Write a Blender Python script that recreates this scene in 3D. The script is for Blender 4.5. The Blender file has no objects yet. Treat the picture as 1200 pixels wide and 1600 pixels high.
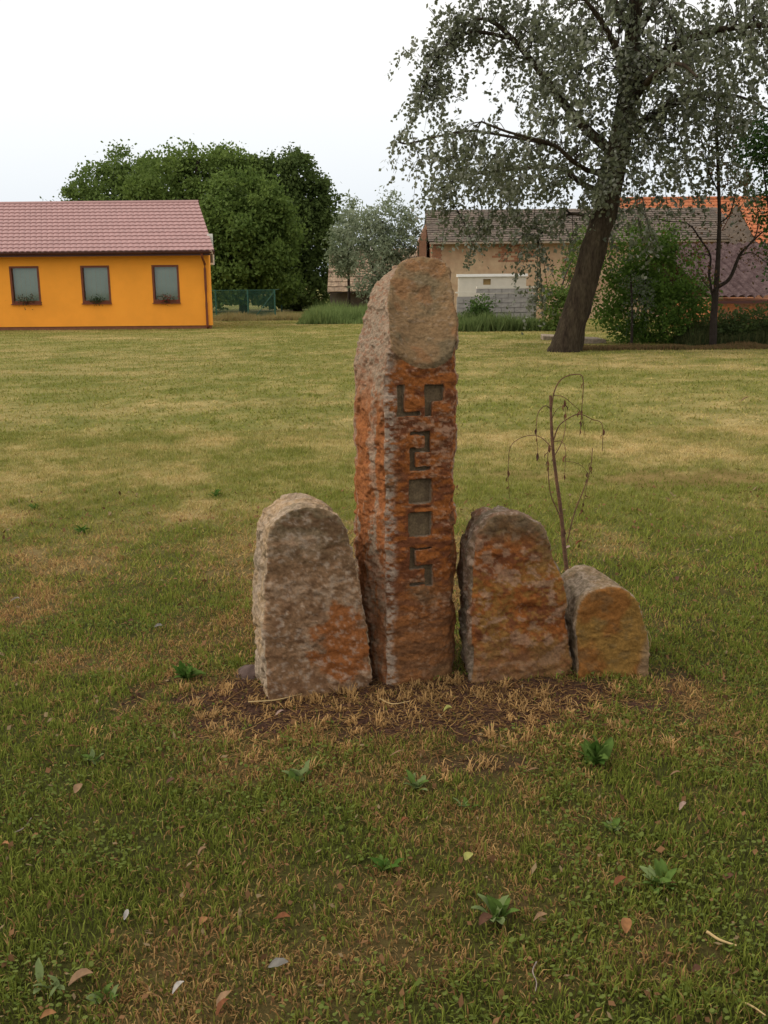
import bpy, math, random
import numpy as np
from mathutils import Matrix, Vector

random.seed(7)
RNG = np.random.default_rng(11)
SC = bpy.context.scene
COL = SC.collection

# ------------------------------------------------------------------ camera
F = 1555.0                      # focal length in pixels of a 1200x1600 picture
EYE = np.array([0.0, 0.0, 1.6])
PITCH = math.radians(13.0); ROLL = math.radians(0.5)
_f = np.array([0, math.cos(PITCH), -math.sin(PITCH)])
_u = np.array([0, math.sin(PITCH), math.cos(PITCH)])
_r = np.array([1.0, 0, 0])
CR = math.cos(ROLL)*_r - math.sin(ROLL)*_u
CU = math.sin(ROLL)*_r + math.cos(ROLL)*_u
cam = bpy.data.cameras.new('camera'); camo = bpy.data.objects.new('camera', cam); COL.objects.link(camo)
cam.sensor_fit = 'VERTICAL'; cam.sensor_height = 36.0; cam.lens = 36.0*F/1600.0
cam.clip_end = 2000; cam.clip_start = 0.05
M = Matrix.Identity(4)
for i in range(3):
    M[i][0] = CR[i]; M[i][1] = CU[i]; M[i][2] = -_f[i]; M[i][3] = EYE[i]
camo.matrix_world = M
SC.camera = camo

# ------------------------------------------------------------------ light: white overcast sky, weak wide sun
SUN_DIR = np.array([-0.72, -0.06, 0.72]); SUN_DIR /= np.linalg.norm(SUN_DIR)
w = bpy.data.worlds.new('World'); SC.world = w; w.use_nodes = True
nt = w.node_tree; nt.nodes.clear()
sky = nt.nodes.new('ShaderNodeTexSky'); sky.sky_type = 'NISHITA'; sky.sun_disc = False
sky.sun_elevation = math.asin(SUN_DIR[2]); sky.sun_rotation = math.atan2(SUN_DIR[0], SUN_DIR[1])
sky.dust_density = 4.0; sky.air_density = 1.2; sky.altitude = 100
mx = nt.nodes.new('ShaderNodeMix'); mx.data_type = 'RGBA'; mx.inputs[0].default_value = 0.82
nt.links.new(sky.outputs[0], mx.inputs[6]); 
tcw = nt.nodes.new('ShaderNodeTexCoord'); sx = nt.nodes.new('ShaderNodeSeparateXYZ'); cr = nt.nodes.new('ShaderNodeValToRGB')
nt.links.new(tcw.outputs['Generated'], sx.inputs[0]); nt.links.new(sx.outputs['Z'], cr.inputs[0])      # cloud cover, thinner and bluer to the horizon
cr.color_ramp.elements[0].position = 0.0; cr.color_ramp.elements[0].color = (.70, .77, .86, 1)
cr.color_ramp.elements[1].position = 0.30; cr.color_ramp.elements[1].color = (1.12, 1.07, .99, 1)
vs = nt.nodes.new('ShaderNodeVectorMath'); vs.operation = 'SCALE'; vs.inputs['Scale'].default_value = 10.2
nt.links.new(cr.outputs[0], vs.inputs[0]); nt.links.new(vs.outputs[0], mx.inputs[7])
bg = nt.nodes.new('ShaderNodeBackground'); bg.inputs[1].default_value = 0.10
ow = nt.nodes.new('ShaderNodeOutputWorld')
nt.links.new(mx.outputs[2], bg.inputs[0]); nt.links.new(bg.outputs[0], ow.inputs[0])
sl = bpy.data.lights.new('sun', 'SUN'); sl.energy = 1.3; sl.angle = math.radians(18); sl.color = (1, 0.93, 0.82)
so = bpy.data.objects.new('sun', sl); COL.objects.link(so)
so.rotation_euler = Vector(SUN_DIR).to_track_quat('Z', 'Y').to_euler()
SC.view_settings.view_transform = 'Standard'; SC.view_settings.look = 'None'
SC.view_settings.exposure = 0.30; SC.view_settings.gamma = 1; SC.view_settings.use_curve_mapping = False

# ------------------------------------------------------------------ helpers: pixels to rays
def ray(px, py):
    return _f + (px-600)/F*CR + (800-py)/F*CU
def atY(px, py, Y):
    d = ray(px, py); return EYE + d*(Y/d[1])
def gnd(px, py, z=0.0):
    d = ray(px, py); return EYE + d*((z-EYE[2])/d[2])
def onplane(px, py, P0, n):
    d = ray(px, py); return EYE + d*(np.dot(P0-EYE, n)/np.dot(d, n))

# ------------------------------------------------------------------ helpers: noise
def _hash(ix, iy, iz, s):
    h = (ix*374761393 + iy*668265263 + iz*2147483647*3 + s*974634777) & 0xffffffff
    h = ((h ^ (h >> 13))*1274126177) & 0xffffffff
    h = ((h ^ (h >> 15))*2246822519) & 0xffffffff
    return ((h ^ (h >> 16)) & 0xffffff)/float(0xffffff)
def vnoise(x, y, z, s=0):
    x = np.asarray(x, float); y = np.asarray(y, float)+0*x; z = np.asarray(z, float)+0*x
    xi = np.floor(x); yi = np.floor(y); zi = np.floor(z)
    fx = x-xi; fy = y-yi; fz = z-zi
    fx = fx*fx*(3-2*fx); fy = fy*fy*(3-2*fy); fz = fz*fz*(3-2*fz)
    xi = xi.astype(np.int64); yi = yi.astype(np.int64); zi = zi.astype(np.int64)
    r = 0
    for dx in (0, 1):
        for dy in (0, 1):
            for dz in (0, 1):
                r = r + _hash(xi+dx, yi+dy, zi+dz, s)*np.where(dx, fx, 1-fx)*np.where(dy, fy, 1-fy)*np.where(dz, fz, 1-fz)
    return r
def fbm(x, y, z=0.0, o=4, s=0, g=0.5):
    a = 1; t = 0; r = 0
    for i in range(o):
        r = r + a*vnoise(x, y, z, s+i*17); t += a; a *= g
        x, y, z = x*1.93+0.37*y+5.1, y*1.97-0.31*x+3.7, np.asarray(z)*2.03+1.3
    return r/t
def worley(x, y, z, s=0):
    xi = np.floor(x).astype(np.int64); yi = np.floor(y).astype(np.int64); zi = np.floor(z).astype(np.int64)
    best = np.full(np.shape(x), 9.0)
    for dx in (-1, 0, 1):
        for dy in (-1, 0, 1):
            for dz in (-1, 0, 1):
                a, b, c = xi+dx, yi+dy, zi+dz
                d = (a+_hash(a, b, c, s)-x)**2+(b+_hash(a, b, c, s+1)-y)**2+(c+_hash(a, b, c, s+2)-z)**2
                best = np.minimum(best, d)
    return np.sqrt(best)
def sstep(a, b, x):
    t = np.clip((x-a)/(b-a), 0, 1); return t*t*(3-2*t)
def lerp(a, b, t):
    return a + (b-a)*t
def mixc(c0, c1, t):
    t = np.asarray(t)[..., None]; return c0*(1-t) + np.asarray(c1)*t

# ------------------------------------------------------------------ helpers: meshes
def np_mesh(name, V, faces, mat, parent=None, col=None, smooth=False, extra=None):
    """faces: one (n,k) array or a list of such arrays"""
    if not isinstance(faces, (list, tuple)): faces = [faces]
    faces = [np.asarray(f, np.int32) for f in faces if len(f)]
    me = bpy.data.meshes.new(name)
    V = np.ascontiguousarray(V, np.float32)
    me.vertices.add(len(V)); me.vertices.foreach_set('co', V.ravel())
    tot = sum(f.size for f in faces); n = sum(len(f) for f in faces)
    me.loops.add(tot); me.loops.foreach_set('vertex_index', np.concatenate([f.ravel() for f in faces]))
    me.polygons.add(n)
    starts = []; o = 0
    for f in faces:
        starts.append(o + np.arange(len(f))*f.shape[1]); o += f.size
    me.polygons.foreach_set('loop_start', np.concatenate(starts).astype(np.int32))
    me.polygons.foreach_set('use_smooth', np.full(n, smooth, bool))
    me.update(calc_edges=True)
    if col is not None:
        a = me.color_attributes.new('Col', 'FLOAT_COLOR', 'POINT')
        c = np.ones((len(V), 4), np.float32); c[:, :3] = np.clip(col, 0, 1)
        a.data.foreach_set('color', c.ravel())
    if mat is not None: me.materials.append(mat)
    return link(name, me, parent)
def link(name, me, parent=None):
    o = bpy.data.objects.new(name, me); COL.objects.link(o)
    if parent is not None: o.parent = parent
    return o
def tag(o, label=None, cat=None, group=None, kind=None):
    if label: o['label'] = label
    if cat: o['category'] = cat
    if group: o['group'] = group
    if kind: o['kind'] = kind
    return o
def empty(name, loc=(0, 0, 0), rz=0.0):
    o = bpy.data.objects.new(name, None); COL.objects.link(o); o.location = loc; o.rotation_euler = (0, 0, rz)
    o.empty_display_size = 0.1
    return o
class MB:
    """collects simple shapes into one mesh"""
    def __init__(s): s.v = []; s.f = []; s.n = 0
    def add(s, V, Fs):
        s.v += [tuple(map(float, p)) for p in V]
        s.f += [tuple(i+s.n for i in f) for f in Fs]; s.n += len(V)
        return s
    def box(s, a, b):
        (x0, y0, z0), (x1, y1, z1) = a, b
        V = [(x0,y0,z0),(x1,y0,z0),(x1,y1,z0),(x0,y1,z0),(x0,y0,z1),(x1,y0,z1),(x1,y1,z1),(x0,y1,z1)]
        return s.add(V, [(0,3,2,1),(4,5,6,7),(0,1,5,4),(1,2,6,5),(2,3,7,6),(3,0,4,7)])
    def hexa(s, V):
        return s.add(V, [(0,3,2,1),(4,5,6,7),(0,1,5,4),(1,2,6,5),(2,3,7,6),(3,0,4,7)])
    def tube(s, pts, rad, n=8, cap=True):
        V, Fq, ends = tube_arrays(pts, rad, n)
        Fs = [tuple(q) for q in Fq]
        if cap: Fs += [tuple(ends[0][::-1]), tuple(ends[1])]
        return s.add(V, Fs)
    def build(s, name, mat, parent=None, smooth=False, bevel=0.0):
        me = bpy.data.meshes.new(name); me.from_pydata(s.v, [], s.f); me.update()
        if smooth: me.polygons.foreach_set('use_smooth', [True]*len(me.polygons))
        me.materials.append(mat)
        o = link(name, me, parent)
        if bevel:
            m = o.modifiers.new('bevel', 'BEVEL'); m.width = bevel; m.segments = 1; m.limit_method = 'ANGLE'
        return o
def tube_arrays(pts, rad, n=8, wob=0.0, seed=0):
    P = np.asarray(pts, float); m = len(P)
    rad = np.broadcast_to(np.asarray(rad, float), (m,)) if np.ndim(rad) == 0 else np.asarray(rad, float)
    T = np.gradient(P, axis=0); T /= np.linalg.norm(T, axis=1)[:, None]+1e-9
    ref = np.array([0, 0, 1.0]) if abs(T[:, 2]).mean() < 0.8 else np.array([0, 1.0, 0])
    A = np.cross(T, ref); A /= np.linalg.norm(A, axis=1)[:, None]+1e-9
    B = np.cross(T, A)
    th = np.arange(n)*2*math.pi/n
    R = rad[:, None]*np.ones(n)
    if wob:
        R = R*(1+wob*(fbm(np.cos(th)[None]*2+0*R, np.sin(th)[None]*2+0*R, np.arange(m)[:, None]*0.35+0*R, 3, seed)-0.5)*2)
    V = P[:, None] + R[..., None]*(np.cos(th)[None, :, None]*A[:, None] + np.sin(th)[None, :, None]*B[:, None])
    i = np.arange(m-1)[:, None]*n; j = np.arange(n)[None]; j2 = (j+1) % n
    Q = np.stack([i+j, i+j2, i+n+j2, i+n+j], -1).reshape(-1, 4)
    return V.reshape(-1, 3), Q, (np.arange(n), (m-1)*n+np.arange(n))
class Tubes:
    def __init__(s): s.V = []; s.Q = []; s.n = 0
    def add(s, pts, rad, n=6, wob=0.0, seed=0):
        V, Q, _ = tube_arrays(pts, rad, n, wob, seed); s.V.append(V); s.Q.append(Q+s.n); s.n += len(V)
    def build(s, name, mat, parent=None):
        return np_mesh(name, np.concatenate(s.V), np.concatenate(s.Q), mat, parent, smooth=True)
def catmull(pts, k=6):
    P = np.asarray(pts, float); P = np.vstack([2*P[0]-P[1], P, 2*P[-1]-P[-2]]); out = []
    for i in range(1, len(P)-2):
        for t in np.arange(k)/k:
            a, b, c, d = P[i-1:i+3]
            out.append(0.5*((2*b)+(-a+c)*t+(2*a-5*b+4*c-d)*t*t+(-a+3*b-3*c+d)*t**3))
    out.append(P[-2]); return np.array(out)

# ------------------------------------------------------------------ helpers: materials
def material(name, color=None, rough=0.8, attr=False, nscale=None, namt=0.25, bump=0.0, bscale=40, trans=0.0, spec=0.3, metal=0.0, color2=None, stretch=(1, 1, 1), detail=6):
    m = bpy.data.materials.new(name); m.use_nodes = True
    n = m.node_tree; N = n.nodes; L = n.links
    b = N['Principled BSDF']; b.inputs['Roughness'].default_value = rough
    b.inputs['Specular IOR Level'].default_value = spec; b.inputs['Metallic'].default_value = metal
    if attr:
        a = N.new('ShaderNodeAttribute'); a.attribute_name = 'Col'; src = a.outputs['Color']
    else:
        a = N.new('ShaderNodeRGB'); a.outputs[0].default_value = (*color, 1); src = a.outputs[0]
    tc = N.new('ShaderNodeTexCoord'); mp = N.new('ShaderNodeMapping'); mp.inputs['Scale'].default_value = stretch
    L.new(tc.outputs['Object'], mp.inputs['Vector'])
    if nscale:
        no = N.new('ShaderNodeTexNoise'); no.inputs['Scale'].default_value = nscale; no.inputs['Detail'].default_value = detail
        no.inputs['Roughness'].default_value = 0.65
        L.new(mp.outputs[0], no.inputs['Vector'])
        if color2 is not None:
            cr = N.new('ShaderNodeMapRange'); cr.inputs['From Min'].default_value = 0.38; cr.inputs['From Max'].default_value = 0.62
            L.new(no.outputs['Fac'], cr.inputs['Value'])
            q = N.new('ShaderNodeMix'); q.data_type = 'RGBA'; L.new(cr.outputs[0], q.inputs[0]); L.new(src, q.inputs[6])
            q.inputs[7].default_value = (*color2, 1); src = q.outputs[2]
            no2 = N.new('ShaderNodeTexNoise'); no2.inputs['Scale'].default_value = nscale*5; no2.inputs['Detail'].default_value = 4
            L.new(mp.outputs[0], no2.inputs['Vector']); no = no2
        r = N.new('ShaderNodeMapRange'); r.inputs['From Min'].default_value = 0.25; r.inputs['From Max'].default_value = 0.75
        r.inputs['To Min'].default_value = 1-namt; r.inputs['To Max'].default_value = 1+namt
        L.new(no.outputs['Fac'], r.inputs['Value'])
        v = N.new('ShaderNodeVectorMath'); v.operation = 'SCALE'; L.new(src, v.inputs[0]); L.new(r.outputs[0], v.inputs['Scale'])
        src = v.outputs[0]
    L.new(src, b.inputs['Base Color'])
    if bump:
        nb = N.new('ShaderNodeTexNoise'); nb.inputs['Scale'].default_value = bscale; nb.inputs['Detail'].default_value = 8
        nb.inputs['Roughness'].default_value = 0.7
        L.new(mp.outputs[0], nb.inputs['Vector'])
        bp = N.new('ShaderNodeBump'); bp.inputs['Strength'].default_value = 1; bp.inputs['Distance'].default_value = bump
        L.new(nb.outputs['Fac'], bp.inputs['Height']); L.new(bp.outputs[0], b.inputs['Normal'])
    if trans:
        t = N.new('ShaderNodeBsdfTranslucent'); L.new(src, t.inputs['Color'])
        q = N.new('ShaderNodeMixShader'); q.inputs[0].default_value = trans
        L.new(b.outputs[0], q.inputs[1]); L.new(t.outputs[0], q.inputs[2]); L.new(q.outputs[0], N['Material Output'].inputs['Surface'])
    return m

MT = {}
MT['leaf'] = material('leaf', attr=True, rough=0.7, trans=0.42, spec=0.15)
MT['grass'] = material('grass_blade', attr=True, rough=0.9, trans=0.3, spec=0.06)
MT['bark'] = material('bark', (0.030, 0.021, 0.014), 0.95, nscale=6, color2=(0.055, 0.042, 0.026), namt=0.5, bump=0.03, bscale=14, stretch=(1, 1, 0.25), spec=0.1)
MT['darkbark'] = material('dark_bark', (0.035, 0.027, 0.022), 0.95, nscale=8, namt=0.4, spec=0.1)
MT['deadwood'] = material('dead_wood', (0.16, 0.085, 0.05), 0.9, nscale=30, color2=(0.09, 0.05, 0.035), namt=0.3, spec=0.1)
MT['deadleaf'] = material('dead_leaf', attr=True, rough=0.8, trans=0.2, nscale=60, namt=0.25, spec=0.2)

# ================================================================== GROUND
def lawn_fields(x, y):
    """returns dryness, soil, brightness variation and greenness fields for points of the lawn"""
    r = np.hypot(x, y)
    big = fbm(x*0.55+3, y*0.55, 0, 4, 3)
    mid = fbm(x*2.2, y*2.2+7, 0, 4, 21)
    fine = fbm(x*9, y*9, 0, 3, 41)
    dry = sstep(0.40, 0.66, 0.42*big+0.36*mid+0.22*fine)
    # bands left by the mower, far out
    band = fbm(x*0.42+9, y*0.75, 0, 5, 77, .6)
    far = sstep(5, 10, y)
    dry = lerp(dry, np.clip(0.10+0.40*sstep(0.42, 0.70, band)+0.8*(mid-0.5)+.6*(fine-.5)+.08, 0, 1), far*0.8)
    # worn dry ring and bare soil round the stones
    cx, cy = 0.20, 3.62
    e = np.hypot((x-cx)/1.15, (y-cy)/0.46)+(fbm(x*2.5, y*2.5, 0, 3, 55)-0.5)*0.75
    ring = 1-sstep(0.62, 1.15, e)
    soil = (1-sstep(0.65, 1.05, np.hypot((x-0.10)/1.12, (y-3.62)/0.33)+(fbm(x*7, y*7, 0, 4, 61)-0.5)*1.1))
    # bare patch in front of the tall stone, a second behind on the right and one in the front right of the ring
    for bx, by, rx, ry, a in ((0.35, 3.12, 0.22, 0.10, 0.8), (2.55, 8.1, 1.1, 0.45, 0.7), (1.3, 8.3, 0.7, 0.2, 0.5), (-0.62, 3.66, 0.22, 0.13, 0.9), (1.15, 3.85, 0.25, 0.12, 0.7)):
        q = np.hypot((x-bx)/rx, (y-by)/ry)+(fbm(x*9, y*9, 0, 3, 63)-0.5)*1.3
        soil = np.maximum(soil, a*(1-sstep(0.5, 1.1, q)))
    dry = np.maximum(dry*0.9+0.06, ring*(0.15+0.85*sstep(0.38, 0.62, mid)))
    soil = np.maximum(soil, 0.45*sstep(0.62, 0.72, fine)*(1-far)*sstep(0.45, 0.6, mid))
    # greener patch in the very front and at far left
    g = sstep(0.5, 1.2, -x)*sstep(5.0, 3.6, y)*0.35 + sstep(3.3, 2.4, y)*0.28
    dry = np.clip(dry-g*(1-ring), 0, 1)
    return dry, np.clip(soil, 0, 1), mid, fine
def gz(x, y):
    x = np.asarray(x, float); y = np.asarray(y, float)
    d = np.hypot((x-0.12)/1.2, (y-3.85)/0.6)
    return (fbm(x*1.7, y*1.7, 0, 3, 90)-0.5)*0.03*sstep(40, 12, y)+(fbm(x*9, y*9, 0, 2, 92)-0.5)*0.012*sstep(14, 7, y) + 0.008*(1-sstep(0.5, 1.2, d))

GREEN = np.array([0.092, 0.117, 0.018]); GREEN2 = np.array([0.148, 0.168, 0.03]); STRAW = np.array([0.37, 0.245, 0.095])
OLIVE = np.array([0.23, 0.18, 0.045]); SOIL = np.array([0.062, 0.032, 0.022]); BROWN = np.array([0.19, 0.098, 0.04])
def lawn_color(dry, mid, fine):
    c = mixc(np.broadcast_to(np.array([0.132, 0.143, 0.028]), np.shape(dry)+(3,)), np.array([0.36, 0.265, 0.115]), np.clip(dry*1.05, 0, 1)**1.3)
    return c*(0.8+0.4*mid)[..., None]
def spaced(lo, hi, f0, f1, n0, n1, nm):
    a = -np.geomspace(1, (f0-lo)+1, n0)[::-1]+1+f0; b = np.linspace(f0, f1, nm); c = np.geomspace(1, hi-f1+1, n1)-1+f1
    return np.unique(np.concatenate([a, b, c]))
xs = spaced(-500, 500, -3.2, 3.2, 70, 70, 190)
ys = np.unique(np.concatenate([-np.geomspace(1, 101, 12)+1.5, np.linspace(1.5, 6, 150), np.geomspace(6, 60, 170), np.geomspace(60, 1200, 25)]))
X, Y = np.meshgrid(xs, ys)
dry, soil, mid, fine = lawn_fields(X, Y)
Z = gz(X, Y)
farf = sstep(4.5, 8, Y)
c = mixc(np.broadcast_to(GREEN, X.shape+(3,))*0.8, STRAW*0.62, dry*0.75)
cf = lawn_color(dry, mid, fine)
c = mixc(c*0.65, SOIL, np.maximum(soil*0.95, 0.25)) * 1.0
c = c*(1-farf[..., None]) + mixc(cf, BROWN, soil*0.7)*farf[..., None]
c *= (0.85+0.3*fine)[..., None]
ny_, nx_ = X.shape
I = (np.arange(ny_-1)[:, None]*nx_+np.arange(nx_-1)[None])
Q = np.stack([I, I+1, I+nx_+1, I+nx_], -1).reshape(-1, 4)
gm = material('lawn_soil', attr=True, rough=0.95, nscale=55, namt=0.35, bump=0.02, bscale=45, spec=0.1, detail=10)
g = np_mesh('ground', np.stack([X, Y, Z], -1).reshape(-1, 3), Q, gm, col=c.reshape(-1, 3), smooth=True)
g['kind'] = 'structure'

# ------------------------------------------------------------------ grass blades
STONE_FOOT = [(-0.36, 3.92, 0.27), (0.13, 4.0, 0.25), (0.56, 4.03, 0.24), (0.92, 4.08, 0.2)]
def blades(n, y0, y1, h0, h1, wd, seg, pw=1.0, seed=0, pad=0.5, mound=None, thr=None):
    R = np.random.default_rng(seed)
    t = R.random(n)
    y = (y0**pw + t*(y1**pw-y0**pw))**(1/pw)
    x = (R.random(n)*2-1)*(0.40*y+pad)
    # clumping
    cl = fbm(x*14, y*14, 0, 2, 131)
    dry, soil, mid, fine = lawn_fields(x, y)
    keep = R.random(n) < np.clip((0.45+1.1*(cl-0.3))*(1-0.93*soil), 0.03, 1)
    for sx, sy, sr in STONE_FOOT: keep &= np.hypot(x-sx, y-sy) > sr*0.45
    x, y, dry, soil, cl = x[keep], y[keep], dry[keep], soil[keep], cl[keep]; n = len(x)
    z = gz(x, y)
    isdry = R.random(n) < np.clip(dry*0.95+0.13, 0, 1)
    h = (h0+(h1-h0)*R.random(n)**1.6)*(0.35+0.7*cl+0.7*fbm(x*4.5, y*4.5, 0, 2, 137))
    h *= np.where(isdry, 0.85, 1.0)*(1-.45*soil)
    az = R.random(n)*2*math.pi; lean = R.random(n)*0.9+np.where(isdry, 0.45, 0.1)
    az2 = az+R.normal(0, 0.7, n)
    ww = wd*(0.6+0.8*R.random(n))
    sx, sy = -np.sin(az)*ww/2, np.cos(az)*ww/2
    dx, dy = np.cos(az2)*h, np.sin(az2)*h
    B = np.stack([x, y, z], 1)
    S = np.stack([sx, sy, 0*sx], 1)
    cosl = np.cos(np.minimum(lean, 1.35)); sinl = np.sin(np.minimum(lean, 1.35))
    tip = B+np.stack([dx*sinl, dy*sinl, h*cosl], 1)
    midp = B+np.stack([dx*sinl*0.35, dy*sinl*0.35, h*(0.35+0.25*cosl)], 1)*np.array([1, 1, 1.0])
    var = R.random(n); v2 = R.random(n)
    cg = mixc(np.broadcast_to(GREEN, (n, 3)), GREEN2*1.15, var)
    cg = mixc(cg, OLIVE, np.clip(dry*0.6*v2, 0, 1))
    cd = mixc(np.broadcast_to(STRAW*.9, (n, 3)), BROWN*1.15, sstep(0.1, 0.8, v2)*0.9)
    cc = np.where(isdry[:, None], cd, cg)*(0.75+0.5*R.random(n))[:, None]
    fk = sstep(4.2, 9, y); lc = lawn_color(np.clip(dry+R.normal(0, .13, n), 0, 1), np.full(n, .5), np.full(n, .5))*(0.9+0.5*R.random(n))[:, None]*1.3
    lc = lc*(1-soil[:, None])+lc*soil[:, None]*.6
    cc = cc*(1-fk[:, None])*(1.12+.3*sstep(2.6, 4.5, y))[:, None]+lc*fk[:, None]
    if seg == 2:
        V = np.stack([B-S, B+S, midp-S*0.8, midp+S*0.8, tip], 1)
        i = np.arange(n)[:, None]*5
        Fs = [np.concatenate([i+np.array([[0, 1, 3, 2]])]), i+np.array([[2, 3, 4]])]
        k = 5
    else:
        V = np.stack([B-S, B+S, tip], 1); i = np.arange(n)[:, None]*3
        Fs = [i+np.array([[0, 1, 2]])]; k = 3
    return V.reshape(-1, 3), Fs, np.repeat(cc, k, 0)
def grass_obj(name, *a, label=None, **k):
    V, Fs, cc = blades(*a, **k)
    o = np_mesh(name, V, Fs, MT['grass'], col=cc)
    tag(o, label, 'grass', kind='stuff')
grass_obj('lawn_grass', 230000, 1.6, 5.2, 0.016, 0.041, 0.0038, 2, pw=1.2, seed=1, label='short mown grass, green mixed with straw, in the front of the lawn')
grass_obj('lawn_grass', 190000, 5.2, 11, 0.025, 0.05, 0.008, 1, pw=1.2, seed=2, label='mown patchy lawn grass behind the standing stones')
grass_obj('lawn_grass', 230000, 11, 44, 0.025, 0.05, 0.022, 1, pw=1.0, seed=3, pad=2.5, label='far mown lawn grass reaching towards the orange house and leaning tree')
# straw tufts in the worn ring
def tufts(n, seed):
    R = np.random.default_rng(seed); Vs = []; cs = []
    k = 0
    while k < n:
        x = R.normal(0.2, 0.75); y = R.normal(3.55, 0.28)
        if np.hypot((x-0.2)/1.5, (y-3.6)/0.62) > 1.1 or y > 3.95 and abs(x-.25) < .8: continue
        if fbm(x*4, y*4, 0, 2, 71) < .47: continue
        k += 1
        m = R.integers(8, 22); a = R.random(m)*2*math.pi; h = (0.016+0.034*R.random(m))*R.uniform(.5, 1.35); ln = 0.3+R.random(m)*0.9
        bx = x+R.normal(0, .012, m); by = y+R.normal(0, .012, m); bz = gz(bx, by)
        B = np.stack([bx, by, bz], 1); S = np.stack([-np.sin(a), np.cos(a), 0*a], 1)*0.0022
        D = np.stack([np.cos(a)*np.sin(ln), np.sin(a)*np.sin(ln), np.cos(ln)], 1)*h[:, None]
        md = B+D*0.5+np.array([0, 0, 0.006]); tp = B+D+np.array([0, 0, -0.004])
        Vs.append(np.stack([B-S, B+S, md-S*.8, md+S*.8, tp], 1).reshape(-1, 3))
        cc = STRAW*np.array([1.15, 1.08, 1.15])*(0.75+0.5*R.random()); cs.append(np.broadcast_to(cc, (5*m, 3))*(0.85+0.3*R.random((5*m, 1))))
    V = np.concatenate(Vs); n5 = len(V)//5; i = np.arange(n5)[:, None]*5
    return V, [i+np.array([[0, 1, 3, 2]]), i+np.array([[2, 3, 4]])], np.concatenate(cs)
V, Fs, cc = tufts(290, 5)
tag(np_mesh('dry_grass', V, Fs, MT['grass'], col=cc), 'pale dry straw tufts on the bare soil round the stones', 'dry grass', kind='stuff')
# clover and small broad leaves in the turf
def clover(n, seed):
    R = np.random.default_rng(seed)
    y = 1.6+3.4*R.random(n)**0.8; x = (R.random(n)*2-1)*(0.4*y+0.4)
    d, s, m_, f_ = lawn_fields(x, y); patch = fbm(x*3.5, y*3.5, 0, 3, 201)
    keep = (R.random(n) < sstep(0.42, 0.62, patch)*(1-d*0.9)*(1-s)); x, y = x[keep], y[keep]; n = len(x)
    z = gz(x, y)+0.008+0.022*R.random(n)
    r = 0.003+0.0045*R.random(n); a0 = R.random(n)*6.28
    tilt = R.normal(0, 0.35, (n, 2))
    V = []
    for k in range(6):
        a = a0+k*math.pi/3; ox = np.cos(a)*r; oy = np.sin(a)*r*0.8
        V.append(np.stack([x+ox, y+oy, z+ox*tilt[:, 0]+oy*tilt[:, 1]], 1))
    V = np.stack(V, 1).reshape(-1, 3)
    cc = mixc(np.broadcast_to(np.array([0.085, 0.12, 0.022]), (n, 3)), np.array([0.15, 0.18, 0.045]), R.random(n))
    return V, np.arange(n)[:, None]*6+np.arange(6)[None], np.repeat(cc, 6, 0)
V, Fs, cc = clover(30000, 9)
tag(np_mesh('clover', V, Fs, MT['grass'], col=cc), 'small round clover leaves growing through the mown grass in front', 'clover', kind='stuff')
# broken straw and crumbs of soil on the bare ground
def debris(n, seed):
    R = np.random.default_rng(seed)
    x = R.normal(0.2, 0.7, n); y = R.normal(3.6, 0.25, n)
    z = gz(x, y)+0.004+0.004*R.random(n)
    L = 0.006+0.03*R.random(n)**2.5; a = R.random(n)*6.28; wd = 0.0007+0.0013*R.random(n)
    D = np.stack([np.cos(a)*L, np.sin(a)*L, R.normal(0, .15, n)*L], 1); S = np.stack([-np.sin(a)*wd, np.cos(a)*wd, 0*a], 1)
    B = np.stack([x, y, z], 1)
    V = np.stack([B-D-S, B+D-S, B+D+S, B-D+S], 1).reshape(-1, 3)
    cc = STRAW*(0.45+0.7*R.random((n, 1)))*np.array([1.0, .92, .9])
    cc = np.where(R.random((n, 1)) < .45, BROWN*0.9, cc)
    return V, np.arange(n)[:, None]*4+np.arange(4)[None], np.repeat(cc, 4, 0)
V, Fs, cc = debris(7500, 12)
tag(np_mesh('straw_litter', V, Fs, MT['grass'], col=cc), 'loose broken straw scattered on the soil at the foot of the stones', 'straw', kind='stuff')
def flakes(n, seed):
    R = np.random.default_rng(seed)
    y = 1.7+6*R.random(n)**1.3; x = (R.random(n)*2-1)*(0.4*y+0.4); z = gz(x, y)+0.012+0.014*R.random(n)
    a = R.random(n)*6.28; L = (0.004+0.009*R.random(n)**2)*(1+.12*(y-2)); D = np.stack([np.cos(a), np.sin(a), R.normal(0, .5, n)], 1)*L[:, None]
    S = np.stack([-np.sin(a), np.cos(a), R.normal(0, .5, n)], 1)*(L*R.uniform(.3, .8, n))[:, None]; B = np.stack([x, y, z], 1)
    V = np.stack([B-D, B-S*.9+D*.2, B+D, B+S+D*.1], 1).reshape(-1, 3)
    cc = np.array([.15, .08, .038])*(0.5+1.1*R.random((n, 1))); cc = np.where(R.random((n, 1)) < .14, np.array([.25, .18, .10]), cc)
    return V, np.arange(n)[:, None]*4+np.arange(4)[None], np.repeat(cc, 4, 0)
V, Fs, cc = flakes(5200, 13)
tag(np_mesh('leaf_litter', V, Fs, MT['grass'], col=cc), 'tiny brown scraps of dead leaf caught in the lawn', 'leaf litter', kind='stuff')
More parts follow.
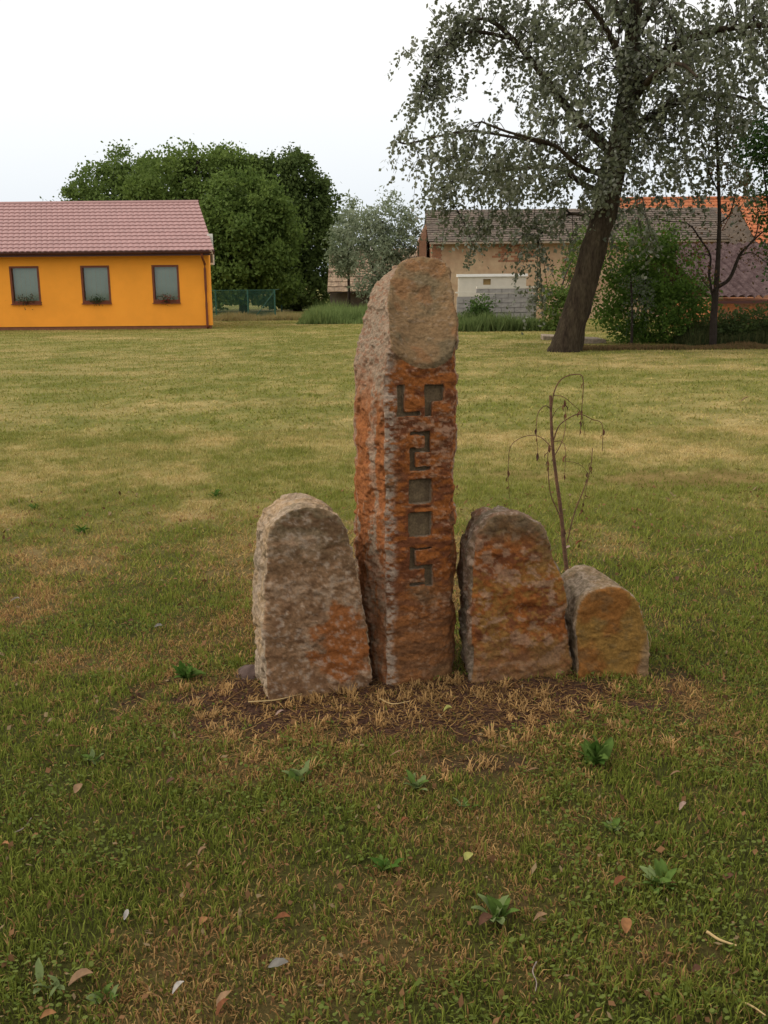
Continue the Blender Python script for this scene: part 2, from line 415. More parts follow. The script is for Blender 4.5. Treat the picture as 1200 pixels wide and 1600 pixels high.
def crumbs(n, seed):
    R = np.random.default_rng(seed)
    x = R.normal(0.15, 0.6, n); y = R.normal(3.66, 0.2, n)
    d, s, _, _ = lawn_fields(x, y); k = R.random(n) < s; x, y = x[k], y[k]; n = len(x)
    z = gz(x, y); r = 0.003+0.011*R.random(n)**3
    oc = np.array([(1,0,0),(0,1,0),(-1,0,0),(0,-1,0),(0,0,.8),(0,0,-.5)], float)
    V = np.stack([x, y, z], 1)[:, None]+oc[None]*r[:, None, None]*(0.7+0.6*R.random((n, 6, 1)))
    f = np.array([(0,1,4),(1,2,4),(2,3,4),(3,0,4),(1,0,5),(2,1,5),(3,2,5),(0,3,5)])
    Fs = (np.arange(n)[:, None, None]*6+f[None]).reshape(-1, 3)
    cc = SOIL*(0.7+0.9*R.random((n, 1)))
    return V.reshape(-1, 3), Fs, np.repeat(cc, 6, 0)
V, Fs, cc = crumbs(9000, 15)
tag(np_mesh('soil_crumbs', V, Fs, gm, col=cc), 'dark reddish crumbs of bare soil at the foot of the stones', 'soil', kind='stuff')

# ================================================================== STANDING STONES
def surface_nets(d, org, h):
    s = d < 0
    nx, ny, nz = d.shape
    c = np.zeros((nx-1, ny-1, nz-1), np.int8)
    offs = [(i, j, k) for i in (0, 1) for j in (0, 1) for k in (0, 1)]
    for i, j, k in offs: c += s[i:nx-1+i, j:ny-1+j, k:nz-1+k]
    act = (c > 0) & (c < 8)
    ids = np.argwhere(act); idx = np.full(act.shape, -1, np.int32); idx[act] = np.arange(len(ids))
    vals = {o: d[ids[:, 0]+o[0], ids[:, 1]+o[1], ids[:, 2]+o[2]] for o in offs}
    acc = np.zeros((len(ids), 3)); cnt = np.zeros(len(ids))
    for a in offs:
        for ax in range(3):
            if a[ax] == 0:
                b = tuple(1 if q == ax else a[q] for q in range(3))
                va, vb = vals[a], vals[b]; m = (va < 0) != (vb < 0)
                t = np.where(m, va/np.where(m, va-vb, 1), 0)
                p = np.array(a, float)[None]+t[:, None]*np.eye(3)[ax][None]
                acc += p*m[:, None]; cnt += m
    V = (ids+acc/cnt[:, None])*h+org
    quads = []
    for ax in range(3):
        sl0 = [slice(None)]*3; sl1 = [slice(None)]*3; sl0[ax] = slice(0, -1); sl1[ax] = slice(1, None)
        ch = s[tuple(sl0)] != s[tuple(sl1)]; inside = s[tuple(sl0)]
        e = np.argwhere(ch); ins = inside[ch]
        b, c_ = (ax+1) % 3, (ax+2) % 3
        ok = (e[:, b] > 0) & (e[:, c_] > 0) & (e[:, b] < d.shape[b]-1) & (e[:, c_] < d.shape[c_]-1)
        e = e[ok]; ins = ins[ok]
        def cell(ob, oc):
            q = e.copy(); q[:, b] += ob; q[:, c_] += oc; return idx[q[:, 0], q[:, 1], q[:, 2]]
        q = np.stack([cell(-1, -1), cell(0, -1), cell(0, 0), cell(-1, 0)], 1)
        q[~ins] = q[~ins][:, ::-1]
        quads.append(q)
    return V, np.concatenate(quads)
def poly_sdf(P, U, W):
    """signed distance (negative inside) of 2-D points to polygon P"""
    P = np.asarray(P); d = np.full(U.shape, 1e9); sgn = np.zeros(U.shape, bool)
    for i in range(len(P)):
        a = P[i]; b = P[(i+1) % len(P)]; e = b-a
        t = np.clip(((U-a[0])*e[0]+(W-a[1])*e[1])/(e@e), 0, 1)
        d = np.minimum(d, np.hypot(U-a[0]-t*e[0], W-a[1]-t*e[1]))
        cond = ((a[1] > W) != (b[1] > W)) & (U < (b[0]-a[0])*(W-a[1])/(b[1]-a[1]+1e-12)+a[0])
        sgn ^= cond
    return np.where(sgn, -d, d)
def smax(a, b, k):
    h = np.clip(0.5-0.5*(b-a)/k, 0, 1); return b*(1-h)+a*h+k*h*(1-h)
def smooth_poly(P, it=2):
    P = np.asarray(P, float)
    for _ in range(it):
        Qn = np.roll(P, -1, 0); P = np.stack([0.75*P+0.25*Qn, 0.25*P+0.75*Qn], 1).reshape(-1, 2)
    return P

def stone(name, base_px, ang, prof_px, prof_v, D, h, cross=None, extra=None, carve=(), paint=None, disp=None, label='', rad=0.02, taper=0.0):
    a = math.radians(ang)
    B = gnd(*base_px); B[2] = 0
    eu = np.array([math.cos(a), math.sin(a), 0]); ev = np.array([-math.sin(a), math.cos(a), 0]); n = ev
    def loc(px, py, v=0.0):
        p = onplane(px, py, B+ev*v, n)-B
        return np.array([p@eu, p[2]])
    prof = smooth_poly([loc(x, y, prof_v) for x, y in prof_px])
    u0, z0 = prof.min(0)-0.04; u1, z1 = prof.max(0)+0.04; z0 = -0.12
    if cross is not None:
        cu = np.asarray(cross); u0 = min(cu[:, 0].min()-0.04, 0); u1 = cu[:, 0].max()+0.04
    us = np.arange(u0, u1, h); vs = np.arange(-0.05, D+0.06, h); zs = np.arange(z0, z1, h)
    U2, Z2 = np.meshgrid(us, zs, indexing='ij')
    pz = poly_sdf(prof, U2, Z2).astype(np.float32)[:, None, :]
    Uv, Vv = np.meshgrid(us, vs, indexing='ij')
    if cross is not None: cr = poly_sdf(smooth_poly(cross, 1), Uv, Vv)
    else: cr = np.maximum(-Vv, Vv-D)
    cr = cr.astype(np.float32)[:, :, None]
    d = smax(pz+np.float32(taper)*vs.astype(np.float32)[None, :, None], cr, rad)
    U3 = us.astype(np.float32)[:, None, None]; V3 = vs.astype(np.float32)[None, :, None]; Z3 = zs.astype(np.float32)[None, None, :]
    if extra is not None: d = extra(d, U3, V3, Z3)
    rects = []
    for x0, y0, x1, y1, grp in carve:
        p, q = loc(x0, y1), loc(x1, y0)
        box = np.maximum(np.maximum(np.abs(U3-(p[0]+q[0])/2)-(q[0]-p[0])/2, np.abs(Z3-(p[1]+q[1])/2)-(q[1]-p[1])/2), V3-CARVE)
        d = np.maximum(d, -box); rects.append((p[0], p[1], q[0], q[1], grp))
    V, Qf = surface_nets(d, np.array([us[0], vs[0], zs[0]]), h)
    # surface relief along the normals
    me = bpy.data.meshes.new('tmp'); me.from_pydata(V.tolist(), [], Qf.tolist()); me.update()
    N = np.empty(len(V)*3, np.float32); me.vertex_normals.foreach_get('vector', N); N = N.reshape(-1, 3); bpy.data.meshes.remove(me)
    inrec = np.zeros(len(V))
    for p0, p1, q0, q1, _ in rects:
        inrec = np.maximum(inrec, (V[:, 0] > p0-0.002) & (V[:, 0] < q0+0.002) & (V[:, 2] > p1-0.002) & (V[:, 2] < q1+0.002) & (V[:, 1] > 0.012) & (V[:, 1] < 0.06))
    near = np.zeros(len(V))
    for p0, p1, q0, q1, _ in rects:
        dx_ = np.maximum(np.maximum(p0-V[:, 0], V[:, 0]-q0), 0); dz_ = np.maximum(np.maximum(p1-V[:, 2], V[:, 2]-q1), 0)
        near = np.maximum(near, 1-sstep(0.004, 0.022, np.hypot(dx_, dz_)))
    dd = disp(V, N)*(1-0.85*inrec)*(1-.6*near*(V[:, 1] < .1))
    V2 = V+N*dd[:, None]
    col = paint(V, N, dd, inrec)
    o = np_mesh(name, V2, Qf, MT['stone'], col=col, smooth=True)
    o.location = B; o.rotation_euler = (0, 0, a)
    tag(o, label, 'standing stone')
    return o, rects, loc
CARVE = 0.028
MT['stone'] = material('sandstone', attr=True, rough=0.92, nscale=75, namt=0.42, bump=0.012, bscale=70, spec=0.12, detail=10)
PINK = np.array([0.40, 0.245, 0.155]); TAN = np.array([0.33, 0.225, 0.13]); RUST = np.array([0.30, 0.10, 0.026]); DRUST = np.array([0.15, 0.052, 0.022])
GREY = np.array([0.33, 0.25, 0.175]); OCHRE = np.array([0.27, 0.15, 0.04]); LICH = np.array([0.13, 0.105, 0.06]); WHT = np.array([0.45, 0.36, 0.28])

def disp_rough(sc=1.0, seed=0, front_h=(8, 8, 30), side=(10, 10, 10), amp=1.0):
    def f(V, N):
        fr = sstep(0.6, 0.9, -N[:, 1])
        u, v, z = V.T
        wu, wv, wz = u+(fbm(u*12, v*12, z*12, 2, seed+50)-.5)*.05, v+(fbm(u*12, v*12, z*12, 2, seed+51)-.5)*.05, z+(fbm(u*12, v*12, z*12, 2, seed+52)-.5)*.05
        lo = (fbm(u*6, v*6, z*6, 3, seed)-0.5)*0.026
        w1 = (worley(wu*13, wv*13, wz*15, seed)-0.55)*0.016
        w2 = (worley(wu*34, wv*34, wz*44, seed+3)-0.55)*0.0075
        st = (fbm(u*front_h[0], v*front_h[1], z*front_h[2], 4, seed+9)-0.5)*0.014
        sd = (fbm(u*side[0], v*side[1], z*side[2], 4, seed+13)-0.5)*0.016
        rg = -np.abs(fbm(u*60, v*60, z*75, 3, seed+31)-0.5)*0.014
        ed = -0.011*sstep(0.5, 0.56, fbm(u*11, v*11, z*13, 4, seed+37))
        return amp*(lo*0.7+w1+w2+st*fr+sd*(1-fr)+rg+ed*(1-0.6*fr)+0.004)
    return f

# ---- tall stone
def zcut(U, V): return 1.300+1.20*V+3.0*np.square(U-0.015)
def cut_main(d, U, V, Z):
    d = smax(d, -(V-0.55*np.square(U-0.02)*1.2), 0.008)              # slightly bulging front
    zc = zcut(U, V)
    d = smax(d, (Z-zc)/1.62, 0.008)
    # right edge is dressed back
    d = smax(d, (U-0.150)-0.28*V, 0.01)
    return d
def paint_main(V, N, dd, rec):
    u, v, z = V.T; n = len(V)
    a = fbm(u*9, v*9, z*14, 4, 301); b = fbm(u*20, v*20, z*48, 5, 311, .62); c_ = fbm(u*55, v*55, z*95, 4, 321, .65)
    front = sstep(0.55, 0.85, -N[:, 1])*(z < 1.40); facet = ((np.abs(z-zcut(u, v)) < 0.022) & (z > 1.24) & (N[:, 0] > -0.75)).astype(float)
    col = mixc(np.broadcast_to(RUST, (n, 3)), DRUST, sstep(0.42, 0.60, b))
    col = mixc(col, PINK*.95, sstep(0.54, 0.64, 0.35*a+0.65*c_)*0.6)
    col = mixc(col, LICH*1.1, sstep(0.52, 0.66, fbm(u*5, v*5, z*5, 3, 329))*0.45)
    # lower part turns browner
    col = mixc(col, np.array([.19, .10, .045]), sstep(0.55, 0.1, z)*0.6)
    # side: pink grey with rusty streaks running down
    st = fbm(u*24, v*24, z*3.0, 4, 341)
    side = mixc(np.broadcast_to(PINK*.85, (n, 3)), GREY*.9, sstep(0.4, 0.62, a))
    side = mixc(side, RUST*1.05, sstep(0.37, 0.47, st+.3*(c_-.5)+.12*(v-.1))*sstep(1.38, 1.15, z)*0.9)
    side = mixc(side, GREY*0.9, sstep(1.05, 1.35, z)*0.7); side = mixc(side, np.array([.20, .105, .055]), sstep(0.6, 0.2, z)*.55)
    side = mixc(side, DRUST*1.4, sstep(0.50, 0.62, c_)*0.55)
    edge = sstep(-0.105, -0.135, u+0.02*(fbm(v*0+z*12, z*12, u*0, 3, 351)-0.5)*2)
    col = np.where((front > 0.5)[:, None], mixc(col, WHT*0.85, edge*0.75*sstep(0.35, 0.55, c_)), side)
    fc = mixc(np.broadcast_to(np.array([.20, .125, .062]), (n, 3)), LICH*0.9, sstep(0.42, 0.62, a)*0.7)
    fc = mixc(fc, RUST*0.8, sstep(0.58, 0.68, fbm(u*12, v*12, z*12, 3, 361))*0.3)
    fc = mixc(fc, WHT*0.6, sstep(0.58, 0.7, c_)*0.25)
    col = np.where((facet > 0.5)[:, None], fc, col)
    col = mixc(col, np.array([0.21, 0.165, 0.11]), rec*0.9)
    return col*(0.85+0.3*c_)[:, None]
prof = [(562,1120),(556,1000),(546,860),(542,720),(549,620),(563,548),(574,508),(584,478),(596,450),(614,424),(642,402),(670,402),(693,420),(711,452),(721,500),(727,560),(726,800),(728,1120)]
cross = [(-0.136,-0.03),(0.155,-0.03),(0.235,0.33),(0.20,0.40),(-0.07,0.40),(-0.16,0.36),(-0.198,0.18),(-0.168,0.05)]
glyph = [(623.5,603,633,652,0),(622,643,658,652,0),(664,600.5,695,629,1),(664,600.5,676.5,652,1),
         (641,673,674,681.5,2),(664.5,673,674,708,2),(641,699.5,674,708,2),(641,699.5,650,737,2),(641,728,674,737,2),
         (640,747.5,675.5,789,3),(640,800,675.5,841,4),
         (641,854,675.5,862,5),(641,854,650,891,5),(641,882,676.5,891,5),(665,882,676.5,917,5),(641,908.5,676.5,917,5)]
main, rects, locm = stone('tall_standing_stone', (662, 1070), 22, prof, 0.30, 0.46, 0.004, cross, cut_main, glyph, paint_main,
    (lambda V, N: disp_rough(1, 400, (9, 9, 34), (22, 22, 9), 0.9)(V, N)*(1-.45*(np.abs(V[:, 2]-zcut(V[:, 0], V[:, 1])) < .02))), 'tallest rust brown standing stone with slanted top and carved 2005 signs', rad=0.02)
rm = material('cut_stone', (0.15, 0.108, 0.062), 0.95, nscale=25, color2=(0.10, 0.07, 0.042), namt=0.3, bump=0.004, bscale=90, spec=0.1)
for gidx in range(6):
    mb = MB(); zz = 0.0
    rs = [r for r in rects if r[4] == gidx]
    for k, (a0, b0, a1, b1, _) in enumerate(rs):
        mb.box((a0+0.002, CARVE-0.0025-0.0004*k, b0+0.002), (a1-0.002, CARVE+0.02, b1-0.002))
    o = mb.build('engraved_sign' if gidx < 2 else 'engraved_digit', rm, main)
    o['label'] = ['carved letter L shape high on the front', 'carved flag shape beside the letter L', 'carved digit 2', 'upper carved square standing for 0', 'lower carved square standing for 0', 'carved digit 5'][gidx]

# ---- low stone on the left
def paint_gen(seed, front_fn, side_cols):
    def f(V, N, dd, rec):
        u, v, z = V.T; n = len(V)
        a = fbm(u*9, v*9, z*9, 4, seed); b = fbm(u*22, v*22, z*28, 5, seed+3, .65); c_ = fbm(u*60, v*60, z*70, 4, seed+7, .65)
        side = mixc(np.broadcast_to(side_cols[0], (n, 3)), side_cols[1], sstep(0.4, 0.6, a))
        side = mixc(side, side_cols[2], sstep(0.54, 0.68, b)*0.5)
        side = mixc(side, WHT*.9, sstep(0.54, 0.62, c_)*0.45); side = mixc(side, LICH*1.3, sstep(0.48, 0.38, c_)*0.5)
        fr = front_fn(u, v, z, a, b, c_, n)
        k = sstep(0.45, 0.7, -N[:, 1]+(b-0.5)*0.3)
        col = mixc(side, fr, 0*k) if False else side*(1-k[:, None])+fr*k[:, None]
        return col*(0.82+0.36*c_)[:, None]
    return f
def front_left(u, v, z, a, b, c_, n):
    col = mixc(np.broadcast_to(np.array([0.26, 0.15, 0.08]), (n, 3)), np.array([.36, .235, .145]), sstep(0.46, 0.56, a*.6+c_*.4))
    col = mixc(col, LICH*1.15, sstep(0.48, 0.74, z+(b-0.5)*0.7)*0.7); col = mixc(col, LICH*.8, sstep(.56, .62, b)*.5)
    col = mixc(col, DRUST*1.5, sstep(0.52, 0.64, b)*0.3)
    q = np.hypot((u-0.13)/0.13, (z-0.20)/0.17)+(b-0.5)*1.5
    col = mixc(col, RUST*1.0, sstep(1.05, 0.7, q)*0.9)
    col = mixc(col, WHT*0.85, sstep(0.56, 0.68, c_)*0.5)
    return col
prof = [(417,1120),(415,1060),(412,1000),(413,930),(416,870),(419,835),(431,811),(452,796),(480,789),(508,792),(530,804),(544,830),(554,868),(566,920),(575,985),(581,1060),(583,1110)]
stone('low_standing_stone', (490, 1090), 17, prof, 0.0, 0.27, 0.0055, None, None, (), paint_gen(500, front_left, (GREY*1.0, TAN*1.15, GREY*1.2)),
      disp_rough(1, 510, (14, 14, 14), (16, 5, 16), 0.95), 'grey brown round topped stone left of the tall one, rusty patch low on its face', rad=0.014, taper=0.02)
def front_mid(u, v, z, a, b, c_, n):
    col = mixc(np.broadcast_to(RUST*0.95, (n, 3)), DRUST*1.2, sstep(0.42, 0.6, b))
    col = mixc(col, OCHRE*1.0, sstep(0.46, 0.60, a*.5+c_*.5)*0.7)
    col = mixc(col, PINK*0.9, sstep(0.53, 0.60, fbm(u*26, v*26, z*36, 5, 611, .65))*0.7)
    col = mixc(col, LICH*0.9, sstep(0.50, 0.68, z+(a-0.5)*0.3)*0.8)
    col = mixc(col, np.array([.22, .125, .06]), sstep(0.25, 0.05, z)*0.6)
    return col
prof = [(737,1100),(736,1040),(734,960),(734,900),(738,855),(749,828),(768,806),(800,799),(832,807),(853,826),(866,855),(879,890),(887,935),(893,985),(899,1045),(902,1100)]
def chip(d, U, V, Z):
    q = np.sqrt(np.square(U-0.02)+np.square(V+0.03)+np.square((Z-0.31)*1.6))
    return smax(d, 0.055-q, 0.02)
stone('low_standing_stone', (815, 1066), 12, prof, 0.0, 0.26, 0.0055, None, chip, (), paint_gen(600, front_mid, (PINK*0.5, GREY*0.55, DRUST*1.5)),  # side and top colours darkened, painting in the stone's shadow side
      disp_rough(1, 620, (12, 12, 14), (16, 6, 16), 1.0), 'rusty orange mottled round topped stone right of the tall one, dead sapling behind', rad=0.03, taper=0.10)
def front_small(u, v, z, a, b, c_, n):
    col = mixc(np.broadcast_to(OCHRE, (n, 3)), RUST*0.85, sstep(0.45, 0.6, a)*0.6)
    col = mixc(col, LICH*0.9, sstep(0.5, 0.62, b)*0.35)
    col = mixc(col, TAN*0.8, sstep(0.1, 0.13, u+(a-.5)*0.1)*sstep(0.2, 0.12, z)*0.8)
    return col
prof = [(903,1095),(902,1040),(899,1000),(901,965),(911,936),(931,922),(960,917),(986,926),(1002,946),(1010,975),(1014,1010),(1016,1040),(1017,1095)]
stone('low_standing_stone', (958, 1060), 5, prof, 0.0, 0.42, 0.0055, None, None, (), paint_gen(700, front_small, (GREY*.9, TAN*.85, GREY*0.6)),
      disp_rough(1, 720, (14, 14, 14), (12, 6, 12), 0.75), 'smallest ochre faced round topped stone, rightmost of the row', rad=0.012, taper=0.06)
# half buried stone at the left foot
R = np.random.default_rng(44)
P0 = gnd(382, 1062)
th, ph = np.meshgrid(np.linspace(0, 2*math.pi, 25)[:-1], np.linspace(0, math.pi, 13))
S = np.stack([np.cos(th)*np.sin(ph)*0.085, np.sin(th)*np.sin(ph)*0.06, np.cos(ph)*0.045], -1)
S *= (0.75+0.5*fbm(S[..., 0]*30, S[..., 1]*30, S[..., 2]*30, 3, 9))[..., None]
i = np.arange(12)[:, None]*24; j = np.arange(24)[None]; Qs = np.stack([i+j, i+24+j, i+24+(j+1) % 24, i+(j+1) % 24], -1).reshape(-1, 4)
o = np_mesh('buried_stone', S.reshape(-1, 3), Qs, material('dark_stone', (0.085, 0.055, 0.045), 0.9, nscale=30, namt=0.3, bump=0.004), smooth=True)
o.location = (P0[0]+.03, P0[1]+0.05, -0.005); tag(o, 'small dark half buried stone at the left foot of the leftmost stone', 'stone')

# ================================================================== DEAD SAPLING
sap = empty('dead_sapling', tuple(gnd(884, 905)))
SB = np.array(sap.location); SY = SB[1]
tag(sap, 'leafless dead sapling with drooping twigs behind the rusty stone', 'sapling')
R = np.random.default_rng(3)
def sapline(pts, r0, r1, off=0.0, name='twig'):
    n = len(pts); P = []
    for k, (a, b) in enumerate(pts):
        yy = SY+off*k/(n-1)
        P.append(atY(a, b, yy)-SB)
    P = catmull(P, 5); t = Tubes(); t.add(P, np.linspace(r0, r1, len(P)), 6, 0.15, int(R.integers(99)))
    t.build(name, MT['deadwood'], sap); return P
ml = sapline([(888,925),(886,895),(882,860),(877,805),(869,745),(863,690),(861,645),(860,618)], 0.0125, 0.007, 0, 'trunk')
tw = [([(861,645),(866,612),(878,592),(898,585),(911,592),(909,640),(906,680)], .0045, .0018, -.08),
      ([(863,700),(855,692),(846,684),(832,680),(812,685),(797,700),(794,735),(796,778)], .0028, .0014, .10),
      ([(863,695),(872,668),(886,655),(905,647),(925,655),(941,664),(941,705)], .004, .0015, .05),
      ([(862,640),(852,634),(841,645),(838,670),(840,708)], .003, .0012, -.06),
      ([(866,618),(880,620),(895,632),(908,646),(914,680)], .0025, .0012, .1),
      ([(862,720),(878,690),(884,660),(882,625)], .003, .0012, .1),
      ([(886,848),(898,800),(912,765),(922,735),(926,700)], .0045, .002, .12),
      ([(884,835),(872,800),(860,770),(856,720),(858,690)], .004, .002, -.07),
      ([(920,740),(914,775),(908,800)], .002, .001, .06),
      ([(863,690),(878,690),(884,705),(882,742)], .003, .0012, -.1),
      ([(880,720),(905,725),(921,742)], .0018, .001, .1),
      ([(862,655),(870,640),(882,632)], .0022, .001, 0)]
ends = []
for p, r0, r1, of in tw: ends.append(sapline(p, r0*.9, r1, of))
def leafmesh(L, W, curl, seed, m=5):
    R = np.random.default_rng(seed); V = []; 
    for k in range(m+1):
        t = k/m; wd = W*math.sin(math.pi*min(1, t*0.92+0.05))**0.8*0.5
        zc = curl*L*math.sin(t*2.2)*0.5; jx = R.normal(0, L*0.015)
        V += [(t*L, -wd+jx, zc+abs(curl)*wd*0.9), (t*L, jx, zc-0.1*wd), (t*L, wd+jx, zc+abs(curl)*wd*1.2+R.normal(0, L*0.02))]
    Fs = []
    for k in range(m): 
        a = k*3; Fs += [(a, a+1, a+4, a+3), (a+1, a+2, a+5, a+4)]
    return np.array(V), np.array(Fs)
def leaf_data(name, L, W, curl, seed, col, mat):
    V, Fs = leafmesh(L, W, curl, seed)
    c = np.broadcast_to(np.array(col), (len(V), 3))*(0.8+0.4*np.random.default_rng(seed).random((len(V), 1)))
    o = np_mesh(name, V, Fs, mat, col=c, smooth=True); me = o.data; bpy.data.objects.remove(o); return me
wl = [leaf_data('withered_leaf', 0.05, 0.018, 0.5, 70+k, [(0.11, .045, .025), (.08, .04, .03), (.14, .06, .03)][k], MT['deadleaf']) for k in range(3)]
for P in ends:
    for q in range(int(R.integers(2, 8))):
        p = P[int(len(P)*R.uniform(0.62, 0.99))]
        o = link('withered_leaf', wl[int(R.integers(3))], sap); o.location = p
        o.rotation_euler = (R.uniform(-.4, .4), R.uniform(1.2, 1.8), R.uniform(0, 6.28)); s_ = R.uniform(.35, .85); o.scale = (s_, s_, s_)

# ================================================================== WEEDS AND FALLEN LEAVES
weedleaf = [leaf_data('leaf', 0.07, 0.026, 0.35, 80+k, [(.06, .12, .02), (.10, .16, .035), (.18, .23, .09)][k], MT['grass']) for k in range(3)]
def weed(px, py, size, n, shade, label, up=0.5):
    p = gnd(px, py); e = empty('broadleaf_weed', (p[0], p[1], float(gz(p[0], p[1])))); tag(e, label, 'weed', 'broad leaved weeds in the lawn')
    R = np.random.default_rng(int(px*7+py))
    size *= 1.1
    for k in range(int(n*1.7)):
        o = link('leaf', weedleaf[min(2, max(0, shade+int(R.integers(0, 2))))], e); o.location = (R.normal(0, .012), R.normal(0, .012), 0.004)
        o.rotation_euler = (R.normal(0, .25), -R.uniform(0.15, up+0.35), k*2.4+R.normal(0, .3)); s_ = size*R.uniform(.6, 1.15); o.scale = (s_, s_*R.uniform(.8, 1.3), s_)
for a in [(930,1190,1.15,14,0,'large dark green leafy weed right of centre below the smallest stone',.9),
          (468,1222,.8,9,1,'weed with one pale upturned leaf in front of the leftmost stone',.7),
          (648,1232,.8,8,1,'pale green weed in front of the tall stone'),
          (600,1358,.65,7,0,'small green weed in the middle of the foreground grass'),
          (776,1440,.95,8,1,'blue green weed with upright leaf, lower right of centre'),
          (1030,1388,.85,9,1,'grey green weed near the right side of the foreground'),
          (75,1548,.7,5,2,'pale green weed close to the bottom left corner'),
          (165,1562,.5,7,1,'small weed beside the big tan fallen leaf at bottom left'),
          (292,1062,.9,12,0,'bright green tuft like weed on the soil edge left of the stones',1.0),
          (338,776,.8,9,0,'dark weed alone on the lawn left of the leftmost stone'),
          (128,832,.9,9,0,'green weed in the lawn near the left edge of the photo'),
          (55,795,.7,7,0,'small dark weed close to the left edge of the lawn'),
          (730,1262,.5,6,1,'small weed just behind the pale yellow leaf'),
          (960,1298,.5,7,1,'low clover like weed between two leafy weeds on the right'),
          (145,1195,.6,7,1,'low green weed at the left in front of the soil patch')]:
    weed(*a)
fl_cols = {'tan': (.36, .22, .12), 'brown': (.15, .07, .04), 'rust': (.27, .10, .04), 'white': (.6, .55, .5), 'grey': (.26, .24, .21), 'yellow': (.42, .42, .12), 'pinkish': (.5, .34, .27), 'orange': (.42, .2, .08)}
for k, (px, py, L, asp, cn, lab, rot) in enumerate([
    (128,1545,.075,.75,'tan','largest curled tan leaf at the bottom left of the lawn',.4),
    (124,1248,.05,.7,'tan','tan folded leaf in the grass at mid left',1.2),
    (268,1237,.045,.8,'brown','light brown leaf left of the pale upturned weed',.1),
    (318,1345,.04,.7,'tan','small tan leaf above the white petal at left',.5),
    (198,1443,.035,.45,'white','small white petal like leaf left of centre',1.4),
    (318,1450,.04,.6,'orange','small orange tan leaf in the left foreground',1.1),
    (442,1448,.05,.6,'rust','rusty brown leaf in the middle of the foreground',.1),
    (437,1525,.07,.45,'grey','grey pointed leaf near the bottom centre',-.2),
    (352,1575,.055,.6,'tan','tan leaf standing above an orange one at the bottom',.8),
    (350,1588,.055,.4,'rust','orange brown narrow leaf at the bottom edge',.9),
    (280,1556,.045,.4,'white','pale curled leaf near the bottom left',.8),
    (970,1395,.055,.75,'rust','reddish brown leaf left of the grey green weed',.3),
    (978,1465,.05,.7,'orange','orange and pale leaf in the right foreground',1.3),
    (845,1450,.05,.45,'tan','tan flat leaf beside the blue green weed',0),
    (760,1455,.05,.7,'brown','dark leaf under the blue green weed',.2),
    (1066,1268,.055,.35,'pinkish','pale pink curved leaf on the right',.8),
    (1055,1215,.05,.3,'tan','thin forked tan leaf to the right of the large weed',.2),
    (732,1350,.045,.75,'yellow','pale yellow green leaf in the centre foreground',1.0),
    (1140,1385,.03,.8,'brown','small dark brown leaf near the right edge',0),
    (1088,1530,.03,.8,'brown','tiny purple brown leaf near the lower right corner',0),
    (700,1124,.045,.8,'yellow','yellow green leaf on the soil below the tall stone',.1),
    (10,1340,.05,.35,'orange','tan narrow leaf at the left edge',-.5),
    (78,1600,.05,.4,'orange','orange leaf at the bottom left edge',.1),
    (24,944,.06,.5,'white','white forked leaf on the lawn at the far left',.2),
    (248,986,.05,.5,'grey','pale grey leaf left of the soil patch',.1),
    (438,1124,.05,.4,'pinkish','pale curled strip of bark on the soil under the leftmost stone',.6),
    (622,1192,.07,.25,'tan','long tan leaf in front of the stones',-.1),
    (832,1212,.06,.25,'tan','narrow straw coloured leaf in front of the rusty stone',.1),
    (1058,912,.05,.6,'brown','dark curled leaf standing in the lawn right of the smallest stone',1.2),
    (905,858,.06,.6,'rust','rusty leaf behind the smallest stone beside the sapling',.2),
    (887,862,.05,.5,'pinkish','pale pointed leaf at the foot of the dead sapling',.5),
    (632,1296,.035,.6,'rust','small rusty red leaf left of the yellow green one',.2),
    (205,975,.035,.6,'brown','small dark leaf on the lawn left of the leftmost stone',.2),
    (1165,630,.16,.5,'tan','tan leaf far out on the lawn at right',.1)]):
    p = gnd(px, py)
    L *= .78; me = leaf_data('fallen_leaf', L, L*asp, random.uniform(.3, .7), 900+k, np.array(fl_cols[cn])*.62, MT['deadleaf'])
    o = link('fallen_leaf', me); o.location = (p[0]-math.cos(rot)*L/2, p[1]-math.sin(rot)*L/2, float(gz(p[0], p[1]))+0.022)
    o.rotation_euler = (random.uniform(-.4, .4), random.uniform(-.45, .1), rot)
    tag(o, lab, 'leaf', 'fallen leaves on the lawn')
# dry twigs
for pts, r, lab, nm in [([(1104,1468),(1122,1480),(1150,1490)], .0045, 'tan seed spike lying in the grass at lower right', 'seed_spike'),
                    ([(838,1515),(832,1530),(838,1548),(836,1562)], .002, 'thin crooked grey twig in the bottom foreground', 'twig'),
                    ([(1155,1578),(1175,1586),(1195,1600)], .003, 'tan stalk in the bottom right corner', 'twig'),
                    ([(22,1312),(38,1304),(50,1288)], .0022, 'thin grey twig near the left edge', 'twig'),
                    ([(388,1105),(430,1102),(472,1092)], .003, 'straw coloured stalk on the soil below the leftmost stone', 'twig'),
                    ([(590,1098),(612,1108),(640,1104)], .003, 'forked pale stalk on the soil below the tall stone', 'twig'),
                    ([(1012,985),(1017,1000),(1013,1020)], .002, 'pale bent stalk standing beside the smallest stone', 'twig')]:
    P = [gnd(*q) for q in pts]
    if pts[0][0] == 1012: P = [atY(a, b, gnd(1013, 1030)[1]) for a, b in pts]
    c0 = P[0].copy(); P = catmull([q-c0+np.array([0, 0, .022 if pts[0][0] != 1012 else 0]) for q in P], 5)
    t = Tubes(); t.add(P, np.full(len(P), r)*np.linspace(1, .5, len(P)), 6, .3, 5)
    o = t.build(nm, material('stalk', (0.42, .3, .14) if 'grey' not in lab else (.25, .2, .17), .9)); o.location = c0; tag(o, lab, 'twig')

